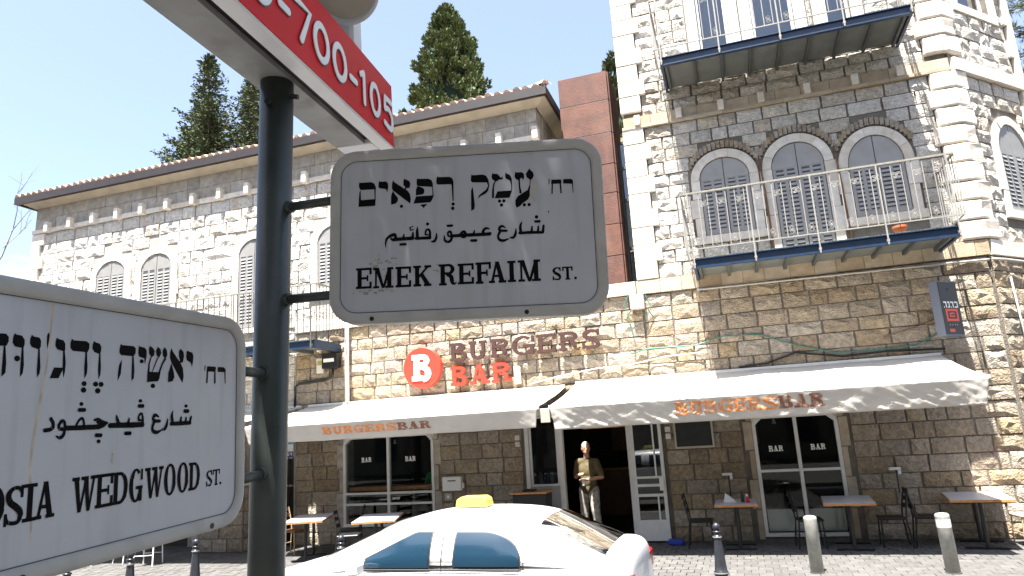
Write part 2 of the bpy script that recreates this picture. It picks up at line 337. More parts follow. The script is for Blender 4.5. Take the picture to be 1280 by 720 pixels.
def slab_glyph(ch, w, s, t):
    e = min(.09, w * .1) if w > .3 else 0
    P = []
    if ch == '.': return rc(0, 0, w, 1)
    if ch == 'I': return rc(0, 0, w, t) + rc(0, 1 - t, w, 1) + rc(w / 2 - s / 2, 0, w / 2 + s / 2, 1)
    if ch in 'EF':
        P = rc(0, 1 - t, w, 1) + rc(e, 0, e + s, 1) + rc(e, .5 - t / 2, w * .74, .5 + t / 2) + rc(w * .74 - t * .4, .36, w * .74 + t * .3, .64) + rc(w - t, .68, w, 1)
        P += rc(0, 0, w, t) + rc(w - t, 0, w, .32) if ch == 'E' else rc(0, 0, e * 2 + s, t)
        return P
    if ch == 'T': return rc(0, 1 - t, w, 1) + rc(w / 2 - s / 2, 0, w / 2 + s / 2, 1) + rc(w / 2 - s * .9, 0, w / 2 + s * .9, t) + rc(0, .68, t, 1) + rc(w - t, .68, w, 1)
    if ch == 'A':
        a = w * .5
        return [[(w * .10, 0), (w * .10 + s * .62, 0), (a + s * .12, 1), (a - s * .35, 1)], [(w * .92 - s * 1.1, 0), (w * .92, 0), (a + s * .42, 1), (a - s * .5, 1)]] + rc(w * .25, .27, w * .75, .27 + t) + rc(0, 0, w * .10 + s, t) + rc(w * .9 - s * 1.35, 0, w, t)
    if ch == 'M':
        q = w * .1
        return rc(0, 0, q * 2 + s * .5, t) + rc(w - q * 2 - s, 0, w, t) + rc(0, 1 - t, q + s * .8, 1) + rc(w - q - s, 1 - t, w, 1) + rc(q, 0, q + s * .45, 1) + rc(w - q - s, 0, w - q, 1) + [[(q, 1), (q + s * .95, 1), (w / 2 + s * .3, 0), (w / 2 - s * .3, 0)], [(w - q - s * .75, 1), (w - q, 1), (w / 2 + s * .32, 0), (w / 2 - s * .2, 0)]]
    if ch == 'W':
        return rc(0, 1 - t, w * .30, 1) + rc(w * .36, 1 - t, w * .66, 1) + rc(w * .74, 1 - t, w, 1) + [[(w * .07, 1), (w * .07 + s, 1), (w * .33 + s * .3, 0), (w * .30 - s * .2, 0)], [(w * .52, 1), (w * .52 + s * .5, 1), (w * .33 + s * .3, 0), (w * .30, 0)], [(w * .45, 1), (w * .45 + s, 1), (w * .68 + s * .3, 0), (w * .66 - s * .2, 0)], [(w * .90 - s * .3, 1), (w * .90 + s * .2, 1), (w * .68 + s * .3, 0), (w * .66, 0)]]
    if ch == 'K':
        return rc(0, 0, e * 2 + s, t) + rc(0, 1 - t, e * 2 + s, 1) + rc(e, 0, e + s, 1) + [[(e + s * .8, .36), (e + s * .8, .52), (w * .74, 1 - t * .5), (w * .90, 1 - t * .5)], [(e + s * 1.1, .56), (e + s * 1.8, .66), (w * .96, t * .5), (w * .96 - s * 1.25, t * .5)]] + rc(w * .62, 1 - t, w, 1) + rc(w * .58, 0, w, t)
    if ch in 'RB':
        P = rc(0, 0, e * 2 + s, t) + rc(e, 0, e + s, 1) + rc(0, 1 - t, w * .58, 1)
        P += ring(w * .56, .75, w * .36, .25, s * .9, t, -90, 90) + rc(e, .5, w * .56, .5 + t)
        if ch == 'B': P += ring(w * .58, .26, w * .42, .26 + t * .3, s, t, -90, 90) + rc(0, 0, w * .58, t) + rc(e, .5 - t * .4, w * .58, .5 + t * .3)
        else: P += stroke2([(w * .52, .5, s * .8), (w * .74, .40, s * .95), (w * .76, .12, s * .9), (w * .90, .03, s * .4), (w, .12, s * .25)], 2)
        return P
    if ch == 'D': return rc(0, 0, w * .5, t) + rc(0, 1 - t, w * .5, 1) + rc(e, 0, e + s, 1) + ring(w * .48, .5, w * .52, .5, s, t, -90, 90, 18)
    if ch == 'O': return ring(w / 2, .5, w / 2, .53, s, t * .8, 0, 360, 28)
    if ch == 'G': return ring(w * .5, .5, w * .5, .53, s, t * .8, 48, 325, 24) + rc(w * .5, .38, w * 1.02, .38 + t) + rc(w - s * .98, 0, w - s * .1, .42) + rc(w - t * .8, .66, w, 1)
    if ch == 'U': return rc(0, 1 - t, e * 2 + s, 1) + rc(w - e * 2 - s, 1 - t, w, 1) + rc(e, .35, e + s, 1) + rc(w - e - s * .8, .35, w - e, 1) + ring(w / 2, .36, w / 2 - e, .39, s * .9, t * 1.2, 180, 360, 16)
    if ch == 'S':
        return stroke2([(w * .90, .78, s * .45), (w * .75, .97 - t * .3, t), (w * .42, .98 - t * .3, t), (w * .14, .80, s * .95), (w * .22, .60, s), (w * .60, .46, s * 1.05), (w * .88, .30, s), (w * .80, .06, t * 1.1), (w * .45, .02 + t * .3, t), (w * .15, .10, t), (w * .08, .28, s * .4)], 2) + rc(w * .88 - t * .35, .68, w * .88 + t * .5, 1.0) + rc(w * .06 - t * .3, 0, w * .06 + t * .5, .32)
    return rc(0, 0, w, 1)
def flat_letters(mb, polys, fn, d0, step=.00012):
    for i, p in enumerate(polys):
        n = len(p); ar = sum(p[k][0] * p[(k + 1) % n][1] - p[(k + 1) % n][0] * p[k][1] for k in range(n))
        if ar < 0: p = p[::-1]
        mb.add([fn(a, b, d0 + step * (i % 9)) for a, b in p], [tuple(range(n))])
EMEK_GLYPHS=([[(-3091,1616),(-3062,1590),(-2745,1592),(-2657,1547),(-2606,1426),(-2615,1321),(-2656,1366),(-3055,1371),(-3102,1434),(-3115,1532)],[(-2656,1372),(-2615,1339),(-2615,1059),(-2644,1060)],[(-3112,1060),(-2615,1074),(-2624,870),(-3120,862)],[(-3061,1377),(-3047,1050),(-3112,1048),(-3096,1288)],[(-2500,1629),(-2480,1591),(-2303,1587),(-2253,1527),(-2241,1420),(-2274,1253),(-2312,1358),(-2494,1386),(-2533,1431),(-2530,1543)],[(-2096,1623),(-2067,1555),(-1673,1266),(-1609,1172),(-1582,1020),(-1600,872),(-1647,919),(-2112,1307),(-2136,1384),(-2132,1519)],[(-1773,1640),(-1627,1565),(-1589,1487),(-1614,1353),(-1702,1352),(-1746,1279),(-1772,1317),(-1737,1384),(-1795,1454),(-1794,1575)],[(-2107,1297),(-2054,1198),(-1952,1057),(-1967,968),(-2026,902),(-2161,874),(-2160,1144)],[(-1808,809),(-1815,784),(-1833,766),(-1858,761),(-1882,769),(-1900,789),(-1907,815),(-1900,840),(-1882,857),(-1857,863),(-1832,854),(-1814,835)],[(-1392,1636),(-1363,1610),(-1056,1598),(-969,1550),(-932,1448),(-929,1253),(-911,1072),(-977,926),(-1013,883),(-1507,873),(-1426,1086),(-946,1089),(-954,1344),(-1379,1393),(-1408,1446),(-1407,1552)],[(-1379,1393),(-1234,1337),(-1182,1282),(-1183,1192),(-1222,1135),(-1435,1117),(-1427,1297)],[(-1292,831),(-1109,838),(-1124,800),(-1177,773),(-1206,706),(-1241,768),(-1293,795)],[(-798,1661),(-769,1629),(-443,1621),(-362,1574),(-329,1473),(-332,889),(-367,891),(-384,1356),(-403,1396),(-796,1401),(-830,1451),(-828,1578)],[(-302,792),(-309,767),(-327,750),(-352,744),(-376,753),(-394,772),(-400,798),(-393,823),(-375,840),(-350,846),(-326,837),(-308,818)],[(-313,665),(-321,639),(-340,620),(-366,615),(-392,623),(-411,644),(-417,671),(-410,697),(-390,716),(-364,721),(-338,713),(-320,692)],[(203,1661),(231,1626),(530,1629),(629,1581),(689,1457),(707,1277),(669,1129),(586,1045),(455,987),(358,909),(412,1025),(603,1163),(673,1279),(638,1385),(220,1410),(175,1458),(181,1578)],[(223,1281),(238,1185),(275,706),(252,604),(165,558),(174,1158)],[(811,1667),(839,1629),(948,1622),(1010,1558),(1031,1512),(1074,1509),(1107,1552),(1098,1448),(1000,1445),(883,1380),(844,1239),(834,912),(771,903),(784,1153),(824,1330),(870,1417),(799,1466),(779,1557)],[(1186,1662),(1221,1612),(1307,1576),(1360,1462),(1366,1208),(1350,1075),(1275,892),(848,893),(932,1096),(1334,1103),(1339,1269),(1301,1406),(1196,1463),(1170,1534)],[(1037,805),(1030,780),(1012,763),(987,757),(963,766),(946,785),(940,811),(948,835),(966,853),(990,858),(1015,850),(1032,830)],[(1160,804),(1153,779),(1135,762),(1110,756),(1086,764),(1069,784),(1063,809),(1071,834),(1089,852),(1114,857),(1138,849),(1155,829)],[(1088,684),(1081,659),(1062,642),(1038,636),(1014,644),(997,664),(991,689),(998,714),(1017,731),(1041,737),(1065,729),(1082,709)],[(1474,1666),(1501,1634),(1653,1634),(1717,1576),(1719,1471),(1687,1392),(1647,1466),(1597,1433),(1595,1224),(1639,999),(1564,1003),(1554,1257),(1550,1391),(1466,1447),(1443,1532)],[(1872,1731),(1913,1678),(1982,1605),(1998,1514),(1961,1426),(1902,1385),(1906,1266),(1861,1060),(1864,926),(1808,811),(1662,716),(1559,619),(1472,579),(1438,670),(1443,803),(1513,917),(1644,998),(1805,1093),(1868,1253),(1874,1402),(1791,1467),(1766,1573),(1827,1659)],[(1742,653),(1735,628),(1717,611),(1692,605),(1668,613),(1651,633),(1646,658),(1653,683),(1672,700),(1696,705),(1720,697),(1737,678)],[(1879,651),(1871,626),(1853,609),(1829,603),(1805,611),(1788,631),(1782,656),(1790,681),(1808,698),(1832,703),(1856,695),(1873,676)],[(2416,1390),(2446,1368),(2428,1220),(2409,1221)],[(2491,1350),(2514,1358),(2756,1349),(2783,1318),(2770,1229),(2480,1226)],[(2494,1231),(2537,1228),(2512,933),(2478,929)],[(2722,1232),(2764,1230),(2774,948),(2733,926)],[(2833,1354),(3054,1352),(3108,1298),(3101,935),(3084,936),(3075,1202),(2826,1223)],[(2355,447),(2388,428),(2380,376),(2353,395)],[(-1055,240),(-1061,216),(-1079,199),(-1103,194),(-1127,202),(-1144,221),(-1150,245),(-1143,269),(-1126,286),(-1102,291),(-1078,284),(-1061,265)],[(2076,278),(2068,253),(2048,234),(2023,229),(1998,237),(1980,257),(1974,284),(1982,310),(2001,328),(2027,334),(2052,325),(2070,305)]],[[(-2321,-380,17),(-2325,-244,56),(-2277,-103,74),(-2146,-33,98),(-2059,-15,87)],[(-2059,-15,87),(-2016,-128,87),(-2104,-200,66),(-2169,-131,55)],[(-2082,-168,98),(-1821,-160,105),(-1540,-153,109)],[(-1810,-139,87),(-1788,-30,39)],[(-1544,-164,98),(-1527,1,55)],[(-1624,160,31),(-1519,199,26)],[(-1602,170,35),(-1613,76,43),(-1516,97,35)],[(-1892,-321,74),(-1747,-318,74)],[(-1396,159,31),(-1408,60,87),(-1399,-171,92)],[(-1442,-169,83),(-1043,-168,91)],[(-1171,-63,48),(-1159,47,56),(-1082,98,65),(-1029,18,65),(-1032,-180,69)],[(-1171,-63,48),(-1063,-90,39)],[(-847,-47,30),(-849,-168,73),(-904,-285,82),(-990,-281,43)],[(-622,-136,34),(-624,-267,74),(-529,-327,77),(-421,-278,78),(-407,-125,74),(-448,-2,74),(-524,-42,61),(-515,-152,56),(-418,-158,55)],[(-520,156,70),(-395,156,70)],[(-418,-147,91),(-204,-147,95),(182,-146,103)],[(-160,-116,78),(-61,-12,78),(1,-103,74),(-33,-211,73),(-119,-184,74)],[(-57,-141,108),(168,-149,99),(670,-153,94)],[(222,-129,73),(242,-21,34)],[(153,-312,82),(281,-318,82)],[(674,0,30),(579,38,74),(492,-34,82),(489,-144,86),(692,-133,86)],[(1123,19,38),(1029,79,73),(941,7,78),(971,-71,77),(1162,-81,64)],[(970,-104,77),(902,-231,64),(951,-343,86),(1078,-371,81),(1207,-313,38)],[(1429,-41,34),(1420,-172,77),(1356,-299,81),(1261,-283,43)],[(1601,147,30),(1549,51,77),(1562,-168,86)],[(1530,-167,81),(1869,-163,90),(2185,-180,77)],[(1869,-174,77),(1886,0,47)],[(2049,-162,77),(2066,1,47)],[(2186,-169,81),(2215,15,64)],[(1988,147,72),(2104,145,73)]])
WEDG_GLYPHS=([[(-7018,1576),(-6724,1582),(-6670,1531),(-6664,1456),(-6699,1382),(-7001,1355)],[(-6749,1384),(-6719,1386),(-6683,1101),(-6684,934),(-6752,862),(-6754,987)],[(-6563,1606),(-6530,1585),(-6424,1575),(-6370,1509),(-6365,1433),(-6387,1364),(-6545,1381),(-6591,1443),(-6588,1538)],[(-6416,1381),(-6386,1383),(-6355,1080),(-6366,937),(-6413,869),(-6420,1039)],[(-6433,1184),(-6438,1158),(-6457,1138),(-6485,1130),(-6513,1135),(-6535,1153),(-6544,1177),(-6539,1203),(-6520,1223),(-6493,1231),(-6464,1226),(-6442,1209)],[(-6240,1612),(-6203,1582),(-6087,1573),(-6049,1517),(-6048,1408),(-6083,1363),(-6228,1395),(-6266,1460),(-6265,1537)],[(-6095,1375),(-6068,1373),(-6031,1057),(-6041,940),(-6085,870),(-6098,996)],[(-5913,1682),(-5882,1641),(-5890,1520),(-5914,1379),(-5932,1497),(-5936,1616)],[(-5732,1604),(-5695,1581),(-5586,1566),(-5541,1508),(-5537,1385),(-5560,1363),(-5706,1389),(-5752,1451),(-5751,1531)],[(-5581,1382),(-5547,1384),(-5510,1162),(-5516,999),(-5539,877),(-5572,1038)],[(-5753,1060),(-5552,1063),(-5646,870),(-5827,865)],[(-5400,1612),(-5366,1584),(-5072,1592),(-4996,1551),(-4995,1455),(-5033,1382),(-5365,1387),(-5423,1434),(-5430,1537)],[(-5081,1396),(-5047,1398),(-5015,1104),(-5020,977),(-5074,881),(-5091,1079)],[(-5013,788),(-5020,764),(-5040,746),(-5070,739),(-5100,745),(-5122,762),(-5132,786),(-5125,810),(-5105,828),(-5076,835),(-5046,829),(-5023,812)],[(-5013,667),(-5020,641),(-5043,622),(-5075,615),(-5107,621),(-5132,640),(-5142,666),(-5135,691),(-5113,711),(-5081,718),(-5049,712),(-5024,693)],[(-4888,1614),(-4854,1588),(-4750,1571),(-4705,1509),(-4712,1410),(-4743,1365),(-4875,1399),(-4921,1460),(-4921,1546)],[(-4755,1383),(-4722,1386),(-4693,1097),(-4699,967),(-4740,880),(-4763,1072)],[(-4740,784),(-4747,759),(-4768,741),(-4799,734),(-4830,740),(-4853,757),(-4863,781),(-4856,806),(-4835,824),(-4805,831),(-4773,826),(-4750,808)],[(-4606,783),(-4613,758),(-4635,739),(-4666,732),(-4698,738),(-4722,756),(-4731,780),(-4725,805),(-4703,823),(-4672,831),(-4640,825),(-4616,807)],[(-4675,657),(-4682,630),(-4706,610),(-4739,603),(-4774,610),(-4799,629),(-4810,655),(-4803,682),(-4779,702),(-4746,709),(-4712,703),(-4686,683)],[(-4217,1610),(-4181,1586),(-3868,1589),(-3804,1548),(-3804,1444),(-3856,1378),(-4197,1381),(-4245,1435),(-4239,1527)],[(-3896,1388),(-3857,1390),(-3819,1090),(-3827,925),(-3890,872),(-3896,1087)],[(-4173,1288),(-4168,1197),(-4183,994),(-4259,862),(-4256,1032),(-4238,1173)],[(-3705,1614),(-3670,1590),(-3553,1577),(-3492,1528),(-3486,1401),(-3530,1229),(-3557,1354),(-3701,1377),(-3731,1448),(-3730,1543)],[(-3568,1290),(-3574,1269),(-3595,1252),(-3623,1245),(-3652,1249),(-3674,1263),(-3682,1284),(-3676,1305),(-3656,1322),(-3627,1329),(-3598,1325),(-3577,1311)],[(-3409,1631),(-3318,1594),(-3254,1534),(-3265,1436),(-3338,1388),(-3415,1458),(-3429,1565)],[(-3374,1401),(-3338,1395),(-3390,1236),(-3388,1082),(-3411,1064),(-3441,1084),(-3431,1234)],[(-3168,1627),(-3079,1579),(-3056,1493),(-3125,1379),(-3195,1440),(-3218,1536)],[(-3181,1385),(-3144,1383),(-3293,1086),(-3322,1068)],[(-2957,1636),(-2884,1560),(-2867,1461),(-2932,1373),(-3005,1452),(-3016,1550)],[(-2955,1389),(-2892,1382),(-2996,1255),(-3074,1073),(-3126,1065),(-3057,1230)],[(-3447,1084),(-3322,1072),(-3065,1078),(-3090,947),(-3132,881),(-3453,856)],[(-3203,779),(-3211,754),(-3236,736),(-3270,729),(-3304,735),(-3330,752),(-3340,776),(-3332,801),(-3308,819),(-3274,826),(-3240,821),(-3214,803)],[(-2742,1625),(-2674,1540),(-2433,1317),(-2344,1197),(-2310,1016),(-2338,868),(-2400,923),(-2712,1292),(-2774,1400),(-2774,1534)],[(-2446,1636),(-2342,1574),(-2315,1473),(-2350,1333),(-2416,1318),(-2442,1278),(-2473,1304),(-2452,1373),(-2489,1462),(-2487,1576)],[(-2728,1291),(-2638,1094),(-2617,984),(-2678,893),(-2815,867),(-2814,1065)],[(-2207,1613),(-2154,1594),(-2031,1572),(-1992,1492),(-2005,1351),(-2036,1234),(-2081,1336),(-2222,1386),(-2246,1477),(-2236,1570)],[(-1576,1307),(-1545,1285),(-1564,1160),(-1590,1182)],[(-1493,1270),(-1456,1284),(-1168,1285),(-1148,1237),(-1176,1161),(-1504,1157)],[(-1497,1162),(-1444,1164),(-1461,889),(-1516,864)],[(-1223,1168),(-1169,1171),(-1153,896),(-1214,863)],[(-1078,1282),(-851,1288),(-769,1241),(-763,881),(-792,880),(-820,1165),(-1087,1164)],[(-5062,406),(-5067,387),(-5083,374),(-5106,369),(-5130,374),(-5148,388),(-5155,407),(-5150,426),(-5134,440),(-5111,445),(-5087,439),(-5069,425)],[(-4613,-308),(-4618,-327),(-4635,-340),(-4660,-344),(-4685,-337),(-4704,-322),(-4712,-303),(-4706,-284),(-4689,-271),(-4665,-267),(-4640,-273),(-4620,-289)],[(-3563,462),(-3569,443),(-3588,429),(-3614,423),(-3641,429),(-3661,443),(-3669,462),(-3663,481),(-3645,495),(-3618,500),(-3592,495),(-3571,481)],[(-2145,343),(-2152,324),(-2173,310),(-2202,305),(-2230,311),(-2252,325),(-2260,344),(-2253,363),(-2233,377),(-2205,381),(-2176,376),(-2154,362)]],[[(-5754,148,67),(-5693,69,61),(-5713,-39,74),(-5867,-48,73)],[(-5579,34,62),(-5519,126,62),(-5448,61,59),(-5450,-50,59),(-5565,-38,69),(-5588,34,51)],[(-5450,-50,59),(-5462,-144,70),(-5544,-203,69),(-5622,-160,27)],[(-5451,-26,91),(-5137,-31,94),(-4679,-32,95)],[(-5200,20,46),(-5147,116,47),(-5068,155,51),(-5031,64,47),(-5036,-18,47)],[(-5154,296,73),(-5040,294,74)],[(-4794,98,38),(-4710,121,69),(-4619,51,96),(-4475,37,46)],[(-4679,-32,95),(-4550,-3,77),(-4475,37,38)],[(-4707,70,76),(-4573,7,97)],[(-4729,-188,76),(-4622,-194,76)],[(-4405,-16,98),(-4001,-22,110),(-3784,-30,113)],[(-4246,174,27),(-4230,90,80),(-4167,1,81)],[(-3913,108,33),(-3932,11,83)],[(-3992,-186,73),(-3877,-191,74)],[(-3809,-25,113),(-3536,-29,108)],[(-3893,-29,108),(-3760,-27,114)],[(-3913,103,33),(-3927,11,83)],[(-3992,-186,77),(-3877,-191,79)],[(-3654,74,55),(-3646,165,55),(-3586,209,60),(-3532,144,56),(-3536,-29,78)],[(-3641,65,51),(-3540,62,42)],[(-3651,356,81),(-3550,355,82)],[(-3073,124,40),(-3182,174,76),(-3245,100,80),(-3202,34,80),(-3028,29,63)],[(-3201,15,80),(-3262,-94,66),(-3218,-189,89),(-3111,-212,80),(-2978,-171,36)],[(-2795,60,36),(-2805,-45,79),(-2869,-147,83),(-2951,-153,45)],[(-2633,230,32),(-2672,144,84),(-2636,-41,89)],[(-2679,-40,84),(-2301,-42,97),(-2091,-39,89)],[(-2376,-30,87),(-2360,88,53)],[(-2212,-35,83),(-2192,74,49)],[(-2060,-40,89),(-2029,89,64)],[(-2247,228,88),(-2141,226,89)]])
EMEK_LATIN=[('E',-3185,-2726,-1557,-955),('M',-2691,-2100,-1564,-970),('E',-2041,-1591,-1565,-971),('K',-1532,-1013,-1564,-966),('R',-800,-309,-1571,-959),('E',-263,199,-1562,-967),('F',245,687,-1573,-957),('A',614,1107,-1568,-958),('I',1147,1382,-1566,-957),('M',1443,2074,-1568,-955),('S',2400,2646,-1573,-1202),('T',2678,2970,-1572,-1201),('.',3005,3072,-1572,-1497)]
WEDG_LATIN=[('O',-6867,-6532,-1492,-927),('S',-6530,-6186,-1568,-932),('I',-6197,-5935,-1554,-930),('A',-5971,-5569,-1548,-927),('W',-5221,-4662,-1563,-930),('E',-4680,-4258,-1553,-929),('D',-4275,-3873,-1552,-935),('G',-3835,-3478,-1562,-927),('W',-3411,-2865,-1553,-926),('O',-2843,-2476,-1554,-917),('O',-2430,-2066,-1549,-922),('D',-2050,-1668,-1554,-938),('S',-1437,-1214,-1537,-1169),('T',-1196,-929,-1541,-1171),('.',-933,-863,-1541,-1480)]
# ================================================================ GROUND
def struct(mb, name, m): return tag(mb.build(name, m), kind='structure')
g = MB(); g.add([(-600, -600, -.16), (600, -600, -.16), (600, 900, -.16), (-600, 900, -.16)], [(0, 1, 2, 3)]); struct(g, 'ground', M['ground'])
g = MB(); g.box(-60, -11.2, -.158, 60, -4.85, -.13); struct(g, 'road', M['asphalt'])
g = MB(); g.box(-60, -30, -.157, 60, -11.35, -.004); struct(g, 'near_pavement', M['paver'])
g = MB(); g.box(-60, -4.72, -.157, 60, .2, -.03); g.box(-60, -9.6, -.156, -8.1, -4.725, -.031); pavement = struct(g, 'pavement', M['paver_bed'])
for (x0, y0, x1, y1) in ((-8.1, -4.85, 60, -4.725), (-8.1, -9.6, -7.97, -4.86), (-60, -11.345, 60, -11.21)):
    x = x0; hor = (x1 - x0) > (y1 - y0)
    lo, hi = (max(x0, -14), min(x1, 14)) if hor else (y0, y1)
    p = lo
    kb = MB()
    while p < hi:
        q = min(p + .8, hi)
        if hor: kb.cbox(p + .004, y0, -.15, q - .004, y1, .0, .012)
        else: kb.cbox(x0, p + .004, -.15, x1, q - .004, .0, .012)
        p = q
    struct(kb, 'kerb', M['kerb'])
# pavers: the ones the picture shows largest are pieces of their own, the rest one joined part
pv = MB(); pv.cbox(-.098, -.098, -.04, .098, .098, 0, .006); pv_o = pv.build('paver', M['paver']); pv_me = pv_o.data; bpy.data.objects.remove(pv_o)
many = MB(); n_pv = 0
cells = []
iy = 0
y = -4.62
while y < -.05:
    off = .1 if iy % 2 else 0
    x = -15.0 + off
    while x < 5.6:
        cells.append((x, y)); x += .2
    y += .2; iy += 1
vis = lambda c: (-.9 < c[0] < 4.2 and -3.1 < c[1] < -1.75)
first = [c for c in cells if vis(c)]
first.sort(key=lambda c: c[1]); first = first[:290]; fs_ = set(first)
for (x, y) in first:
    inst(pv_me, 'paver', pavement, (x, y, rnd.uniform(-.004, .003)), (rnd.uniform(-.012, .012), rnd.uniform(-.012, .012), 0))
for c in cells:
    if c in fs_: continue
    x, y = c; z = rnd.uniform(-.004, .003)
    many.add([(x - .097, y - .097, z - .03), (x + .097, y - .097, z - .03), (x + .097, y + .097, z - .03), (x - .097, y + .097, z - .03), (x - .093, y - .093, z), (x + .093, y - .093, z), (x + .093, y + .093, z), (x - .093, y + .093, z)],
             [(4, 5, 6, 7), (0, 1, 5, 4), (1, 2, 6, 5), (2, 3, 7, 6), (3, 0, 4, 7)])
yy = -9.5
while yy < -4.8:
    xx = -15.0
    while xx < -8.2:
        z = rnd.uniform(-.004, .003)
        many.add([(xx - .097, yy - .097, z - .03), (xx + .097, yy - .097, z - .03), (xx + .097, yy + .097, z - .03), (xx - .097, yy + .097, z - .03), (xx - .093, yy - .093, z), (xx + .093, yy - .093, z), (xx + .093, yy + .093, z), (xx - .093, yy + .093, z)],
                 [(4, 5, 6, 7), (0, 1, 5, 4), (1, 2, 6, 5), (2, 3, 7, 6), (3, 0, 4, 7)])
        xx += .2
    yy += .2
tag(many.build('paver_field', M['paver'], pavement), kind='stuff')

# ================================================================ MASONRY
class Frame:
    def __init__(s, ox, oy, ang): s.o = (ox, oy); s.a = (math.cos(ang), math.sin(ang)); s.n = (math.sin(ang), -math.cos(ang)); s.ang = ang
    def __call__(s, u, z, d): return (s.o[0] + s.a[0] * u + s.n[0] * d, s.o[1] + s.a[1] * u + s.n[1] * d, z)
FRONT = Frame(0, 0, 0)
CHAM = Frame(4.45, 0, R(45))
def stone_mesh(seed, nx=5, nz=4):
    r = random.Random(seed); vs = []; fs = []
    for k in range(nz):
        for i in range(nx):
            u = i / (nx - 1) - .5; w = k / (nz - 1) - .5
            edge = i in (0, nx - 1) or k in (0, nz - 1)
            if edge:
                vs.append((u + r.uniform(-.012, .012) - (.02 * (1 if u > 0 else -1) if abs(u) == .5 else 0), -.24 + r.uniform(-.06, .06), w + r.uniform(-.012, .012)))
            else: vs.append((u + r.uniform(-.07, .07), -.46 + r.uniform(-.18, .20), w + r.uniform(-.07, .07)))
    for k in range(nz - 1):
        for i in range(nx - 1):
            a = k * nx + i
            q = (a, a + 1, a + nx + 1, a + nx)
            if r.random() < .5: fs += [(q[0], q[1], q[2]), (q[0], q[2], q[3])]
            else: fs += [(q[0], q[1], q[3]), (q[1], q[2], q[3])]
    loop = [i for i in range(nx)] + [k * nx + nx - 1 for k in range(1, nz)] + [(nz - 1) * nx + i for i in range(nx - 2, -1, -1)] + [k * nx for k in range(nz - 2, 0, -1)]
    nb = len(vs)
    for i in loop: vs.append((vs[i][0], .5, vs[i][2]))
    n = len(loop)
    for j in range(n): fs.append((loop[j], nb + j, nb + (j + 1) % n, loop[(j + 1) % n]))
    return vs, fs
STONES = [stone_mesh(100 + i) for i in range(12)]
def stone_datablocks(m):
    out = []
    for vs, fs in STONES:
        me = bpy.data.meshes.new('stone'); me.from_pydata(vs, [], fs); me.materials.append(m); out.append(me)
    return out
def masonry(frame, wall, rows, u0, u1, blocked, m, depth=.10, proud=.045, wmin=.30, wmax=.62, seed=1, big=None, gap=.019):
    """lists every stone of a wall: (centre u, centre z, w, h)"""
    r = random.Random(seed); out = []
    for (z0, z1) in rows:
        iv = []
        for fnb in blocked: iv += fnb(z0, z1)
        iv = sorted(iv); free = []; p = u0
        for a, b in iv:
            if a > p + .05: free.append((p, min(a, u1)))
            p = max(p, b)
        if p < u1 - .05: free.append((p, u1))
        for a, b in free:
            p = a
            while p < b - .01:
                w = r.uniform(wmin, wmax)
                if b - (p + w) < wmin * .7: w = b - p
                if w > wmax * 1.35: w = w / 2
                out.append((frame, p + w / 2, (z0 + z1) / 2, w - gap, z1 - z0 - gap, depth, proud))
                p += w
    return out
def lay_stones(items, wall, m, limit, score, seed=3):
    r = random.Random(seed); mes = stone_datablocks(m)
    items = sorted(items, key=score, reverse=True)
    rest = MB()
    for i, (fr, u, z, w, h, dep, pr) in enumerate(items):
        k = r.randrange(len(mes)); d = pr + r.uniform(-.012, .012) - dep / 2
        fl = r.choice((1, -1))
        if i < limit:
            x, y, zz = fr(u, z, d)
            inst(mes[k], 'stone', wall, (x, y, zz), (0, 0, fr.ang), (w, dep, h))
        else:
            vs, fs = STONES[k]
            rest.add([fr(u + v[0] * w, z + v[2] * h, d - v[1] * dep) for v in vs], fs)
    if rest.v: tag(rest.build('stone_courses', m, wall), kind='stuff')
def rect_block(a, b, z0, z1):
    return lambda p, q: [(a, b)] if (min(q, z1) - max(p, z0)) > .02 else []
def arch_block(cx, half, zb, zs, rise):
    def f(p, q):
        m = (p + q) / 2
        if q <= zb + .02 or p >= zs + rise - .03: return []
        if p < zs: return [(cx - half, cx + half)]
        t = min(1, max(0, (p - zs) / rise)); hw = half * math.sqrt(max(0, 1 - t * t))
        return [(cx - hw, cx + hw)] if hw > .04 else []
    return f
def rows_of(z0, z1, h, seed=0, jit=.02):
    r = random.Random(seed); n = max(1, round((z1 - z0) / h)); step = (z1 - z0) / n
    zs = [z0] + [z0 + step * i + r.uniform(-jit, jit) for i in range(1, n)] + [z1]
    return list(zip(zs[:-1], zs[1:]))
def backing(mb, frame, u0, u1, z0, z1, holes, d0, d1):
    us = sorted({u0, u1} | {min(max(h[0], u0), u1) for h in holes} | {min(max(h[1], u0), u1) for h in holes})
    zs = sorted({z0, z1} | {min(max(h[2], z0), z1) for h in holes} | {min(max(h[3], z0), z1) for h in holes})
    for a, b in zip(us[:-1], us[1:]):
        for p, q in zip(zs[:-1], zs[1:]):
            cu, cz = (a + b) / 2, (p + q) / 2
            if any(h[0] < cu < h[1] and h[2] < cz < h[3] for h in holes): continue
            mb.prism([(a, p), (b, p), (b, q), (a, q)], frame, d0, d1)
def px_per_m(x, y): return 1.0 / max(1.0, math.hypot(x, y + 13.6))
def hidden(x, z):
    return (-9.2 < x < 3.4 and 2.35 < z < 2.75) or (-7.9 < x < -2.6 and 4.55 < z < 8.2)
def stone_score(it):
    fr, u, z, w, h, *_ = it
    x, y, _z = fr(u, z, 0)
    s = w * h * px_per_m(x, y) ** 2 * 1e4
    if hidden(x, z) or z > 11.3 or (x < -9.9 and z < 5.5) or (z < .35): s *= .02
    return s

